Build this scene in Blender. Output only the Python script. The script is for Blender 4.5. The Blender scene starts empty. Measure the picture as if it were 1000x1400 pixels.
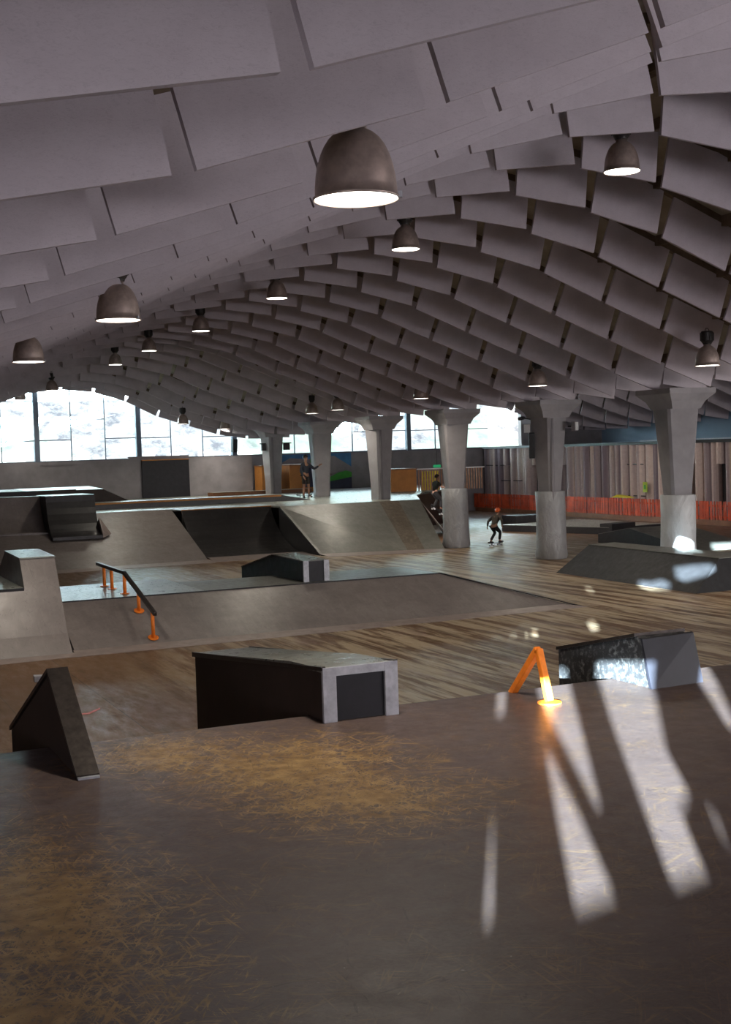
import bpy, bmesh, math, random
from mathutils import Vector, Matrix
random.seed(7)
C = bpy.context.scene.collection
PI = math.pi
sc = bpy.context.scene

# ------------------------------------------------------------------ camera
H = 3.2
PITCH, ROLL, BETA, FPX = math.radians(2.70), math.radians(1.87), math.radians(24.0), 1750.0
cd = bpy.data.cameras.new('camera'); cam = bpy.data.objects.new('camera', cd); C.objects.link(cam)
cd.sensor_fit = 'VERTICAL'; cd.sensor_height = 24.0; cd.lens = FPX * 24.0 / 1400.0
cd.clip_start = 0.05; cd.clip_end = 500
fw = Vector((math.sin(BETA) * math.cos(PITCH), math.cos(BETA) * math.cos(PITCH), -math.sin(PITCH)))
rt = Vector((math.cos(BETA), -math.sin(BETA), 0.0))
up = rt.cross(fw)
# the horizon climbs to the right of the picture: the camera is rolled clockwise
r2 = rt * math.cos(ROLL) - up * math.sin(ROLL)
u2 = up * math.cos(ROLL) + rt * math.sin(ROLL)
M = Matrix((r2, u2, -fw)).transposed().to_4x4(); M.translation = Vector((0, 0, H))
cam.matrix_world = M
sc.camera = cam

# ------------------------------------------------------------------ world, sun, daylight
w = bpy.data.worlds.new('world'); sc.world = w; w.use_nodes = True
bg = w.node_tree.nodes['Background']
bg.inputs[0].default_value = (0.86, 0.93, 1.0, 1); bg.inputs[1].default_value = 2.7
sc.view_settings.view_transform = 'Standard'; sc.view_settings.look = 'None'
sc.view_settings.gamma = 1.0; sc.view_settings.use_curve_mapping = False
sc.view_settings.exposure = 0.0
SUN_EL = math.radians(7.0)
SUN_DIR = Vector((0.5125, 0.8587, 0)) * math.cos(SUN_EL) + Vector((0, 0, -math.sin(SUN_EL)))
sl = bpy.data.lights.new('sun', 'SUN'); sl.energy = 215.0; sl.angle = math.radians(0.34); sl.color = (0.70, 0.90, 1.0)
so = bpy.data.objects.new('sun', sl); C.objects.link(so)
so.rotation_euler = SUN_DIR.to_track_quat('-Z', 'Y').to_euler(); so.location = (-20, -30, 12)

def area(name, loc, d, sx, sy, energy, color, spread=PI):
    l = bpy.data.lights.new(name, 'AREA'); l.shape = 'RECTANGLE'; l.size = sx; l.size_y = sy
    l.energy = energy; l.color = color; l.spread = spread
    o = bpy.data.objects.new(name, l); C.objects.link(o); o.location = loc
    o.rotation_euler = Vector(d).to_track_quat('-Z', 'Y').to_euler(); return o
# unseen fill lights added behind the photographer and at right; portal for the glazed far wall
area('daylight_fill_back', (13.0, -2.88, 3.4), (-0.05, 1, 0.36), 12, 1.7, 1500, (1.0, 0.93, 0.98))
area('daylight_fill_back_left', (-5.6, -2.88, 3.0), (0.1, 1, 0.40), 5, 1.6, 560, (1.0, 0.93, 0.98))
area('daylight_fill_back_right', (27.5, -2.88, 3.2), (0.0, 1, 0.15), 14, 2.0, 500, (1.0, 0.93, 0.88))  # added fill to lift the columns and ribbed wall at right
area('daylight_fill_side', (31.4, 9.0, 2.7), (-0.75, 0.75, 0.30), 12, 1.9, 1250, (1.0, 0.95, 0.93))  # added daylight fill from the right; no window is built there
area('fill_side_vault', (24.6, 41.0, 4.95), (0.75, 0, -0.8), 4, 30, 800, (1.0, 0.88, 0.80))  # unseen fill under the side vault, added to brighten the ribbed wall and fence
def portal(name, loc, sx, sy):
    o = area(name, loc, (0, -1, 0), sx, sy, 1.0, (1, 1, 1)); o.data.cycles.is_portal = True
portal('portal_far_windows', (13.0, 57.35, 5.2), 34, 4.0)

# ------------------------------------------------------------------ materials
class NT:
    def __init__(s, name, rough=0.6, spec=0.5, metal=0.0):
        s.m = bpy.data.materials.new(name); s.m.use_nodes = True; s.t = s.m.node_tree
        s.b = s.t.nodes['Principled BSDF']; s.b.inputs['Roughness'].default_value = rough
        s.b.inputs['Specular IOR Level'].default_value = spec; s.b.inputs['Metallic'].default_value = metal
        s.tc = s.t.nodes.new('ShaderNodeTexCoord')
    def n(s, ty, **kw):
        q = s.t.nodes.new(ty)
        for k, v in kw.items():
            setattr(q, k, v)
        return q
    def L(s, a, b): s.t.links.new(a, b)
    def mapping(s, scale=(1, 1, 1), rot=(0, 0, 0), loc=(0, 0, 0), co='Object'):
        q = s.n('ShaderNodeMapping'); q.inputs['Scale'].default_value = scale
        q.inputs['Rotation'].default_value = rot; q.inputs['Location'].default_value = loc
        if rot[2] != 0 and co == 'Object' and scale != (1, 1, 1):
            q.vector_type = 'TEXTURE'; q.inputs['Scale'].default_value = tuple(1 / max(1e-6, v) for v in scale)
        s.L(s.tc.outputs[co], q.inputs[0]); return q.outputs[0]
    def noise(s, scale=5, detail=4, rough=0.5, vec=None, dist=0.0):
        q = s.n('ShaderNodeTexNoise'); q.inputs['Scale'].default_value = scale
        q.inputs['Detail'].default_value = detail; q.inputs['Roughness'].default_value = rough
        q.inputs['Distortion'].default_value = dist
        s.L(vec if vec is not None else s.mapping(), q.inputs['Vector']); return q.outputs['Fac']
    def ramp(s, fac, stops):
        q = s.n('ShaderNodeValToRGB'); e = q.color_ramp.elements
        while len(e) < len(stops): e.new(0.5)
        for i, (p, c) in enumerate(stops):
            e[i].position = p; e[i].color = (c[0], c[1], c[2], 1) if not isinstance(c, (int, float)) else (c, c, c, 1)
        s.L(fac, q.inputs[0]); return q.outputs[0]
    def mix(s, fac, a, b, mode='MIX'):
        q = s.n('ShaderNodeMix', data_type='RGBA', blend_type=mode)
        for sock, v in ((q.inputs[0], fac), (q.inputs[6], a), (q.inputs[7], b)):
            if isinstance(v, (int, float)): sock.default_value = v
            elif isinstance(v, (tuple, list)): sock.default_value = (v[0], v[1], v[2], 1)
            else: s.L(v, sock)
        return q.outputs[2]
    def math(s, op, a, b=0.0, clamp=False):
        q = s.n('ShaderNodeMath', operation=op); q.use_clamp = clamp
        for sock, v in ((q.inputs[0], a), (q.inputs[1], b)):
            if isinstance(v, (int, float)): sock.default_value = v
            else: s.L(v, sock)
        return q.outputs[0]
    def color(s, c):
        if isinstance(c, (tuple, list)): s.b.inputs['Base Color'].default_value = (c[0], c[1], c[2], 1)
        else: s.L(c, s.b.inputs['Base Color'])
    def rough(s, c):
        if isinstance(c, (int, float)): s.b.inputs['Roughness'].default_value = c
        else: s.L(c, s.b.inputs['Roughness'])
    def bump(s, hgt, strength=0.2, dist=0.01):
        q = s.n('ShaderNodeBump'); q.inputs['Strength'].default_value = strength
        q.inputs['Distance'].default_value = dist; s.L(hgt, q.inputs['Height']); s.L(q.outputs[0], s.b.inputs['Normal'])
    def scratches(s, scale, stretch, rots, lo, hi):
        out = None
        for i, r in enumerate(rots):
            f = s.noise(scale, 3, 0.6, s.mapping((1, stretch, 1), (0, 0, r), (i * 3.7, i * 1.9, 0)), 0.25)
            g = s.ramp(f, [(lo, 0.0), (hi, 1.0)])
            out = g if out is None else s.math('MAXIMUM', out, g)
        return out
    def lines(s, scale, stretch, rots, width, thr):
        out = None
        for i, r in enumerate(rots):
            f = s.noise(scale, 2, 0.5, s.mapping((1, stretch, 1), (0, 0, r), (i * 7.3, i * 4.9, 0)), 0.12)
            d = s.math('ABSOLUTE', s.math('SUBTRACT', f, 0.5))
            g = s.ramp(d, [(0.0, 1.0), (width, 0.0)])
            k = s.ramp(s.noise(3.1, 4, 0.7, s.mapping((1, 2, 1), (0, 0, r), (i * 2.1, 9, 0))), [(thr - .03, 0.0), (thr + .03, 1.0)])
            g = s.math('MULTIPLY', g, k)
            out = g if out is None else s.math('MAXIMUM', out, g)
        return out
    def blob(s, pts):
        """soft mask around worn places of a floor (world metres, since those objects sit at the origin)"""
        out = None
        for (x, y, rx, ry) in pts:
            v = s.mapping((1 / rx, 1 / ry, 0), (0, 0, 0), (-x / rx, -y / ry, 0))
            q = s.n('ShaderNodeVectorMath', operation='LENGTH'); s.L(v, q.inputs[0])
            g = s.math('SUBTRACT', 1.0, q.outputs['Value'], True)
            out = g if out is None else s.math('MAXIMUM', out, g)
        return out

def plain(name, col, rough=0.6, var=0.15, scale=6, spec=0.4, metal=0.0, bump=0.0):
    q = NT(name, rough, spec, metal)
    f = q.noise(scale, 5, 0.6)
    q.color(q.ramp(f, [(0.3, tuple(c * (1 - var) for c in col)), (0.7, tuple(min(1, c * (1 + var)) for c in col))]))
    if bump: q.bump(f, bump, 0.01)
    return q.m

def m_deck():
    q = NT('painted deck boards', 0.45, 0.24)
    f = q.noise(1.3, 6, 0.65)
    base = q.ramp(f, [(0.3, (0.060, 0.040, 0.038)), (0.7, (0.096, 0.068, 0.066))])
    fine = q.noise(55, 6, 0.8)
    base = q.mix(q.ramp(fine, [(0.42, 0.0), (0.62, 0.6)]), base, (0.105, 0.082, 0.074))
    wear = q.blob([(2.25, 6.1, .85, 1.0), (2.35, 5.35, .75, .7), (0.72, 4.6, .65, 1.5), (0.5, 3.7, .5, 1.1), (1.75, 6.75, .6, .6)])
    spread = q.ramp(q.noise(1.7, 4, 0.7, q.mapping((1, 1, 1), (0, 0, 0), (3, 1, 0))), [(0.40, 0.0), (0.68, 1.0)])
    low = q.math('ADD', q.math('POWER', wear, 0.6), q.math('MULTIPLY', spread, 0.16))
    # short fibrous strokes where the paint has gone
    st = None
    for i, r in enumerate((0.5, 1.1, 1.7, 2.6)):
        g = q.noise(7.0, 5, 0.72, q.mapping((1, 7, 1), (0, 0, r), (i * 5.1, i * 2.3, 0)), 0.3)
        st = g if st is None else q.math('MAXIMUM', st, g)
    wm = q.ramp(q.math('ADD', st, q.math('MULTIPLY', low, 0.24)), [(0.725, 0.0), (0.755, 0.95)])
    ln = q.lines(1.5, 16, (0.35, 0.95, 1.6, -0.5, 2.3, 2.8), 0.022, 0.53)
    ln = q.math('MULTIPLY', ln, q.ramp(low, [(0.02, 0.12), (0.25, 0.95)]))
    tan = q.ramp(q.noise(14, 5), [(0.35, (0.18, 0.105, 0.040)), (0.68, (0.33, 0.21, 0.085))])
    col = q.mix(q.math('MAXIMUM', wm, ln), base, tan)
    dk = q.lines(1.6, 9, (0.1, 1.3, 2.1), 0.010, 0.57)
    col = q.mix(q.math('MULTIPLY', dk, 0.6), col, (0.02, 0.016, 0.016))
    lt = q.ramp(q.noise(48, 3, 0.6), [(0.735, 0.0), (0.76, 0.8)])
    col = q.mix(lt, col, (0.32, 0.30, 0.29))
    q.color(col); q.rough(q.ramp(q.noise(8, 5, .7), [(0.3, 0.36), (0.75, 0.56)]))
    q.bump(fine, 0.25, 0.004); return q.m

def m_floor():
    q = NT('worn wooden floor', 0.4, 0.26)
    # boards and sheets run along the hall (Y)
    br = q.n('ShaderNodeTexBrick'); br.inputs['Scale'].default_value = 1.0
    br.inputs['Brick Width'].default_value = 2.44; br.inputs['Row Height'].default_value = 1.22
    br.inputs['Mortar Size'].default_value = 0.006; br.inputs['Color1'].default_value = (0.112, 0.056, 0.027, 1)
    br.inputs['Color2'].default_value = (0.165, 0.092, 0.047, 1); br.inputs['Mortar'].default_value = (0.02, 0.014, 0.01, 1)
    q.L(q.mapping((1, 1, 1), (0, 0, PI / 2)), br.inputs['Vector'])
    f = q.noise(1.6, 6, 0.7, q.mapping((1.4, 0.55, 1)))
    base = q.mix(q.ramp(f, [(0.35, 0.0), (0.7, 0.7)]), br.outputs['Color'], (0.150, 0.094, 0.054))
    # pale worn streaks, mostly in the travelled middle and right of the floor
    st = q.noise(1.6, 8, 0.68, q.mapping((2.4, 0.16, 1)), 0.3)
    zone = q.blob([(11.5, 17.5, 7.5, 7.0), (16.5, 28, 9, 13), (20, 14, 9, 9), (9, 14.5, 3.5, 5)])
    zs = q.ramp(zone, [(0.0, 0.0), (0.35, 1.0)])
    pale = q.math('MULTIPLY', q.ramp(st, [(0.46, 0.0), (0.54, 1.0)]), zs)
    col = q.mix(q.math('MULTIPLY', pale, 0.75), base, (0.52, 0.42, 0.29))
    rd = q.ramp(q.noise(1.1, 5, 0.7, q.mapping((1.8, 0.4, 1), (0, 0, 0), (9, 4, 0))), [(0.56, 0.0), (0.68, 1.0)])
    col = q.mix(q.math('MULTIPLY', rd, q.math('MULTIPLY', zs, 0.55)), col, (0.25, 0.16, 0.15))
    chips = q.ramp(q.noise(6, 6, 0.8, q.mapping((1.6, 0.6, 1), (0, 0, 0.3))), [(0.68, 0.0), (0.70, 1.0)])
    col = q.mix(q.math('MULTIPLY', chips, q.math('MULTIPLY', zs, 0.8)), col, (0.50, 0.46, 0.38))
    dk = q.ramp(q.noise(1.5, 6, 0.65, q.mapping((2.0, 0.22, 1), (0, 0, 0), (2, 8, 0))), [(0.55, 0.0), (0.68, 1.0)])
    col = q.mix(q.math('MULTIPLY', dk, 0.55), col, (0.055, 0.036, 0.022))
    q.color(col); q.rough(q.ramp(q.noise(3, 6, .7, q.mapping((2, .5, 1))), [(0.3, 0.30), (0.7, 0.62)]))
    q.bump(q.noise(30, 5, .7), 0.2, 0.004); return q.m

def m_ramp(name, c0, c1, rough0=0.30, rough1=0.5, stretch=(3.0, 0.5, 1), streak=0.35, scuff=(0.32, 0.29, 0.26)):
    q = NT(name, 0.4, 0.45)
    f = q.noise(1.5, 6, 0.7)
    col = q.ramp(f, [(0.3, c0), (0.7, c1)])
    s = q.ramp(q.noise(3.0, 6, 0.75, q.mapping(stretch)), [(0.5, 0.0), (0.75, 1.0)])
    col = q.mix(q.math('MULTIPLY', s, streak), col, scuff)
    d = q.scratches(5, 12, (0.2, 0.8, 2.6, 1.9), 0.66, 0.70)
    col = q.mix(q.math('MULTIPLY', d, 0.45), col, tuple(c * 0.35 for c in c0))
    q.color(col); q.rough(q.ramp(q.noise(7, 6, .7), [(0.3, rough0), (0.7, rough1)]))
    q.bump(q.noise(40, 4, .7), 0.12, 0.004); return q.m

def m_baffle():
    q = NT('grey wood wool panel', 0.9, 0.15)
    f = q.noise(2.2, 5, 0.6, q.mapping((1, 1, 1)))
    fib = q.noise(70, 6, 0.8, q.mapping((0.5, 1.0, 1.3), (0, 0.4, 0)), 1.2)
    col = q.ramp(f, [(0.3, (0.46, 0.415, 0.45)), (0.7, (0.56, 0.51, 0.55))])
    col = q.mix(q.ramp(fib, [(0.3, 0.35), (0.5, 0.0)]), col, (0.24, 0.22, 0.24))
    sp = q.ramp(q.noise(24, 5, 0.8, q.mapping((0.5, 1, 1.5))), [(0.68, 0.0), (0.74, 0.7)])
    col = q.mix(sp, col, (0.15, 0.13, 0.14))
    q.color(col); q.bump(fib, 0.35, 0.004); return q.m

def m_emit(name, col, st):
    m = bpy.data.materials.new(name); m.use_nodes = True; t = m.node_tree
    e = t.nodes.new('ShaderNodeEmission'); e.inputs[0].default_value = (*col, 1); e.inputs[1].default_value = st
    t.links.new(e.outputs[0], t.nodes['Material Output'].inputs[0]); return m

def m_glass():
    m = bpy.data.materials.new('window glass'); m.use_nodes = True; t = m.node_tree
    tr = t.nodes.new('ShaderNodeBsdfTransparent'); tr.inputs[0].default_value = (0.93, 0.97, 1.0, 1)
    gl = t.nodes.new('ShaderNodeBsdfGlossy'); gl.inputs['Roughness'].default_value = 0.03
    mx = t.nodes.new('ShaderNodeMixShader'); mx.inputs[0].default_value = 0.06
    t.links.new(tr.outputs[0], mx.inputs[1]); t.links.new(gl.outputs[0], mx.inputs[2])
    t.links.new(mx.outputs[0], t.nodes['Material Output'].inputs[0]); return m

def m_corr():
    q = NT('ribbed concrete', 0.75, 0.2)
    f = q.noise(1.0, 3, 0.6, q.mapping((0.01, 1.1, 0.02)))
    col = q.ramp(f, [(0.38, (0.22, 0.18, 0.21)), (0.46, (0.52, 0.43, 0.41)), (0.54, (0.66, 0.54, 0.48)), (0.62, (0.26, 0.21, 0.24))])
    q.color(q.mix(q.ramp(q.noise(9, 5, .7), [(0.4, 0.0), (0.8, 0.35)]), col, (0.2, 0.16, 0.15))); return q.m

def m_hill():
    q = NT('wooded hillside', 0.95, 0.1)
    a = q.noise(0.9, 8, 0.75); b = q.noise(0.16, 4, 0.6)
    col = q.ramp(a, [(0.38, (0.30, 0.29, 0.30)), (0.5, (0.72, 0.68, 0.62)), (0.62, (0.92, 0.90, 0.88))])
    col = q.mix(q.ramp(b, [(0.5, 0.0), (0.62, 0.7)]), col, (0.55, 0.72, 0.50))
    q.color(col); return q.m

def m_wrap(name, c):
    q = NT(name, 0.42, 0.5)
    f = q.noise(3.0, 4, 0.55, q.mapping((1.4, 1.4, 0.8), (0.3, 0.2, 0)), 1.0)
    q.color(q.ramp(f, [(0.3, tuple(x * .82 for x in c)), (0.7, c)])); q.bump(f, 0.9, 0.05); return q.m

MT = dict(
    deck=m_deck(), floor=m_floor(), baffle=m_baffle(), glass=m_glass(), corr=m_corr(), hill=m_hill(),
    bank=m_ramp('grey brown ramp sheet', (0.150, 0.126, 0.120), (0.225, 0.196, 0.186)),
    bankg=m_ramp('grey green ramp sheet', (0.125, 0.126, 0.112), (0.205, 0.205, 0.180)),
    platf=m_ramp('pale platform sheet', (0.19, 0.20, 0.18), (0.30, 0.31, 0.28), 0.22, 0.42, (1, 1, 1), 0.25, (0.4, 0.42, 0.4)),
    dark=m_ramp('dark ramp sheet', (0.014, 0.013, 0.014), (0.028, 0.026, 0.027), 0.28, 0.45, (3, .5, 1), 0.10, (0.14, 0.135, 0.13)),
    black=m_ramp('black ramp sheet', (0.010, 0.010, 0.012), (0.020, 0.020, 0.023), 0.5, 0.7, (2, .8, 1), 0.12, (0.11, 0.11, 0.12)),
    boxtop=m_ramp('box top sheet', (0.105, 0.105, 0.088), (0.16, 0.16, 0.14), 0.22, 0.4, (1, 4, 1), 0.2),
    brownply=plain('dark brown plywood', (0.030, 0.019, 0.015), 0.55, 0.25, 4),
    trim=plain('worn steel angle', (0.40, 0.41, 0.45), 0.45, 0.25, 14, 0.5, 0.3),
    steel=plain('toe plate steel', (0.30, 0.245, 0.225), 0.45, 0.2, 5, 0.5, 0.2),
    orange=plain('orange painted steel', (0.78, 0.20, 0.02), 0.38, 0.12, 20),
    greyrail=plain('worn dark steel', (0.06, 0.05, 0.045), 0.35, 0.35, 20, 0.5, 0.7),
    conc=plain('painted concrete', (0.30, 0.285, 0.295), 0.8, 0.12, 2.2, 0.2, 0, 0.1),
    greywall=plain('scuffed grey wall', (0.25, 0.235, 0.25), 0.75, 0.16, 1.6, 0.2),
    roof=plain('roof boarding', (0.30, 0.27, 0.22), 0.85, 0.25, 1.4, 0.1),
    joist=plain('dark roof joist', (0.15, 0.115, 0.085), 0.8, 0.3, 3, 0.1),
    bluewall=plain('blue grey wall', (0.22, 0.29, 0.38), 0.7, 0.1, 0.6, 0.2),
    frame=plain('window frame', (0.13, 0.16, 0.20), 0.5, 0.1, 6),
    blackm=plain('black metal', (0.012, 0.012, 0.014), 0.5, 0.2, 10),
    wrap=m_wrap('grey vinyl wrap', (0.36, 0.36, 0.37)),
    wrapw=m_wrap('white vinyl wrap', (0.62, 0.62, 0.62)),
    fence=plain('orange red slats', (0.55, 0.075, 0.02), 0.55, 0.45, 1.7),
    kick=plain('brown kick board', (0.22, 0.095, 0.045), 0.6, 0.2, 3),
    wood=plain('orange plywood', (0.42, 0.17, 0.035), 0.55, 0.18, 2.5),
    lampshade=plain('spun aluminium', (0.46, 0.37, 0.33), 0.42, 0.25, 9, 0.5, 0.6),
    ballast=plain('lamp ballast black', (0.018, 0.016, 0.015), 0.5, 0.2, 20),
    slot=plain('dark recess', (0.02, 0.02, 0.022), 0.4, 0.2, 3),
    scuffed=m_ramp('scuffed black paint', (0.012, 0.012, 0.013), (0.03, 0.03, 0.032), .4, .6, (3, 9, 9), .9, (0.20, 0.20, 0.195)),
    navy=plain('navy panel', (0.010, 0.010, 0.015), 0.5, 0.35, 6),
    skin=plain('skin', (0.24, 0.125, 0.08), 0.6, 0.08, 20), hair=plain('dark hair', (0.012, 0.009, 0.008), 0.7, 0.2, 60),
    white=plain('white paint', (0.7, 0.7, 0.7), 0.6, 0.05), yellow=plain('yellow sheet', (0.75, 0.62, 0.02), 0.5, 0.1),
    green=plain('green paint', (0.05, 0.33, 0.04), 0.6, 0.15, 4), mblue=plain('blue paint', (0.04, 0.16, 0.33), 0.6, 0.3, 2),
    mbrown=plain('brown red paint', (0.23, 0.085, 0.05), 0.6, 0.4, 5), mnavy=plain('dark navy paint', (0.035, 0.04, 0.085), 0.6, 0.2, 3),
    lamp_on=m_emit('lit lamp', (1.0, 0.95, 0.84), 9.0), exit=m_emit('lit green sign', (0.05, 0.5, 0.2), 0.5),
    fill_pane=m_emit('glowing fill pane', (0.92, 0.93, 1.0), 1.2),  # glow for the panes added on the back wall
)

# ------------------------------------------------------------------ mesh helpers
def link(name, bm, mat, parent=None, smooth=False):
    me = bpy.data.meshes.new(name); bm.normal_update(); bm.to_mesh(me); bm.free()
    me.materials.append(MT[mat] if isinstance(mat, str) else mat)
    if smooth:
        for p in me.polygons: p.use_smooth = True
    o = bpy.data.objects.new(name, me); C.objects.link(o)
    if parent is not None: o.parent = parent
    return o
def tag(o, label, cat, group=None, kind=None):
    o['label'] = label; o['category'] = cat
    if group: o['group'] = group
    if kind: o['kind'] = kind
    return o
def struct(o): o['kind'] = 'structure'; return o
def empty(name, loc=(0, 0, 0), rz=0.0, label=None, cat=None, group=None):
    o = bpy.data.objects.new(name, None); C.objects.link(o); o.location = loc; o.rotation_euler = (0, 0, rz)
    o.empty_display_size = 0.1
    if label: tag(o, label, cat, group)
    return o
def bx(bm, x0, y0, z0, x1, y1, z1):
    v = [bm.verts.new(p) for p in ((x0, y0, z0), (x1, y0, z0), (x1, y1, z0), (x0, y1, z0), (x0, y0, z1), (x1, y0, z1), (x1, y1, z1), (x0, y1, z1))]
    for f in ((0, 3, 2, 1), (4, 5, 6, 7), (0, 1, 5, 4), (1, 2, 6, 5), (2, 3, 7, 6), (3, 0, 4, 7)): bm.faces.new([v[i] for i in f])
def hexa(bm, p):
    v = [bm.verts.new(q) for q in p]
    for f in ((0, 3, 2, 1), (4, 5, 6, 7), (0, 1, 5, 4), (1, 2, 6, 5), (2, 3, 7, 6), (3, 0, 4, 7)): bm.faces.new([v[i] for i in f])
def prismX(bm, prof, x0, x1, dx0=None, dx1=None):
    """profile in (y, z) counted along its outline, extruded over x; dx0/dx1 shift each profile vertex's end"""
    n = len(prof); a = []; b = []
    for i, (y, z) in enumerate(prof):
        a.append(bm.verts.new((x0 + (dx0[i] if dx0 else 0), y, z))); b.append(bm.verts.new((x1 + (dx1[i] if dx1 else 0), y, z)))
    for i in range(n):
        j = (i + 1) % n; bm.faces.new((a[i], a[j], b[j], b[i]))
    bm.faces.new(a[::-1]); bm.faces.new(b)
    bmesh.ops.recalc_face_normals(bm, faces=bm.faces[:])
def slab(bm, pts, t):
    """thin sheet: top polygon pts (3D), thickness t straight down"""
    n = len(pts); a = [bm.verts.new(p) for p in pts]; b = [bm.verts.new((p[0], p[1], p[2] - t)) for p in pts]
    bm.faces.new(a); bm.faces.new(b[::-1])
    for i in range(n):
        j = (i + 1) % n; bm.faces.new((a[i], b[i], b[j], a[j]))
    bmesh.ops.recalc_face_normals(bm, faces=bm.faces[:])
def tube(bm, p0, p1, r, n=12, r1=None):
    p0 = Vector(p0); p1 = Vector(p1); d = (p1 - p0).normalized(); r1 = r if r1 is None else r1
    a = d.orthogonal().normalized(); b = d.cross(a)
    A = []; B = []
    for i in range(n):
        t = 2 * PI * i / n; o = a * math.cos(t) + b * math.sin(t)
        A.append(bm.verts.new(p0 + o * r)); B.append(bm.verts.new(p1 + o * r1))
    for i in range(n):
        j = (i + 1) % n; bm.faces.new((A[i], A[j], B[j], B[i]))
    bm.faces.new(A[::-1]); bm.faces.new(B)
def lathe(bm, prof, n=32, cx=0, cy=0, wob=None):
    rings = []
    for k, (r, z) in enumerate(prof):
        ring = []
        for i in range(n):
            t = 2 * PI * i / n; rr = r * (1 + (wob(t, z) if wob else 0))
            ring.append(bm.verts.new((cx + rr * math.cos(t), cy + rr * math.sin(t), z)))
        rings.append(ring)
    for a, b in zip(rings, rings[1:]):
        for i in range(n):
            j = (i + 1) % n; bm.faces.new((a[i], a[j], b[j], b[i]))
    return rings
def bevel(o, wd, seg=2):
    m = o.modifiers.new('bevel', 'BEVEL'); m.width = wd; m.segments = seg; m.limit_method = 'ANGLE'; return o
def lerp_tab(tab, x):
    if x <= tab[0][0]: return tab[0][1]
    for (a, b), (c, d) in zip(tab, tab[1:]):
        if x <= c:
            t = (x - a) / (c - a); return b + (d - b) * t
    return tab[-1][1]

# ------------------------------------------------------------------ vault shape
SUP_X = 19.75; MID_X = 10.4; END_Y = 57.5
TAB = [(0, .98), (.45, 1.20), (.95, 1.43), (2.35, 1.93), (3.75, 2.48), (5.15, 3.02), (6.55, 3.58), (7.95, 3.90), (9.35, 4.06), (9.6, 4.06)]
TABL = [(0, 1.23), (.80, 1.385), (2.3, 1.86), (3.75, 2.42), (5.15, 3.00), (6.55, 3.58), (7.95, 3.90), (9.35, 4.06), (9.6, 4.06)]
TEND = [(0, .74), (.9, .80), (1.9, .92), (3.0, 1.2), (4.1, 1.6), (5.3, 1.95), (6.3, 2.5), (7.5, 2.98), (8.7, 3.12), (9.6, 3.2)]
def hgt(x, y):
    if x > SUP_X: s = x - SUP_X; s = s if s < 9.35 else 18.7 - s
    elif x < 1.05: return H + max(.85, 1.23 + .19 * (x - 1.05))
    else: s = min(x - 1.05, SUP_X - x)
    s = max(0, s)
    a = lerp_tab(TAB, s) if x > 10.4 else lerp_tab(TABL, s)
    b = lerp_tab(TEND, s)
    t = min(1, max(0, (y - 44) / 12.0)); t = t * t * (3 - 2 * t)
    return H + a + (b - a) * t

# ------------------------------------------------------------------ the shell of the hall
bm = bmesh.new(); bx(bm, -9, -4, -0.3, 40, END_Y + 0.2, 0.0); struct(link('floor', bm, 'floor'))
bm = bmesh.new()
ys = [-4] + [y for y in range(0, 58, 3)] + [END_Y + 0.2]
xs = [-9 + 0.7 * i for i in range(int(48.9 / 0.7) + 1)] + [40]
g = [[bm.verts.new((x, y, hgt(x, y) + 0.92)) for y in ys] for x in xs]
g2 = [[bm.verts.new((x, y, hgt(x, y) + 1.15)) for y in ys] for x in xs]
for i in range(len(xs) - 1):
    for j in range(len(ys) - 1):
        bm.faces.new((g[i][j], g[i][j + 1], g[i + 1][j + 1], g[i + 1][j]))
        bm.faces.new((g2[i][j], g2[i + 1][j], g2[i + 1][j + 1], g2[i][j + 1]))
struct(link('ceiling', bm, 'roof', smooth=True))
# joists under the boarding: lengthwise at every gap, and crosswise between the rows of baffles
PIT = 1.42; G0 = 0.37; ROW0 = 2.2; RP = 1.95
def shift(y): return .03 * (min(y, 24) - 6) if y > 6 else .06 * (y - 6)
def rowy(j): return ROW0 + RP * j + (.15 if j == 1 else 0)
bm = bmesh.new()
for k in range(15):
    for j in range(28):
        x = G0 + PIT * k + shift(ROW0 + RP * j)
        y0 = ROW0 + RP * j; y1 = y0 + RP
        hexa(bm, [(x - .06, y0, hgt(x, y0) + .76), (x + .06, y0, hgt(x, y0) + .76), (x + .06, y1, hgt(x, y1) + .76), (x - .06, y1, hgt(x, y1) + .76),
                  (x - .06, y0, hgt(x, y0) + .95), (x + .06, y0, hgt(x, y0) + .95), (x + .06, y1, hgt(x, y1) + .95), (x - .06, y1, hgt(x, y1) + .95)])
for j in range(29):
    y = ROW0 + RP * j
    for i in range(28):
        xa = G0 + PIT * i / 2; xb = xa + PIT / 2; a = hgt(xa, y) + .80; b = hgt(xb, y) + .80
        hexa(bm, [(xa, y - .03, a), (xb, y - .03, b), (xb, y + .09, b), (xa, y + .09, a), (xa, y - .03, a + .13), (xb, y - .03, b + .13), (xb, y + .09, b + .13), (xa, y + .09, a + .13)])
struct(link('trim_1', bm, 'joist'))

# walls
bm = bmesh.new(); bx(bm, -9.2, -4, 0, -9, END_Y, 8.5); struct(link('wall_left', bm, 'greywall'))
bm = bmesh.new(); bx(bm, 39.6, -4, 0, 39.8, END_Y, 8.5); struct(link('wall_far_right', bm, 'bluewall'))
SILL = 3.18
bm = bmesh.new(); bx(bm, -9, END_Y, 0, 40, END_Y + 0.3, SILL)
bx(bm, 34.6, END_Y, SILL, 40, END_Y + 0.3, 8)
bx(bm, -9, END_Y, SILL, -3.2, END_Y + .3, 8)
bx(bm, -3.2, END_Y + .01, 7.4, 34.6, END_Y + .29, 8.5)
struct(link('wall_end', bm, 'greywall'))
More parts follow.
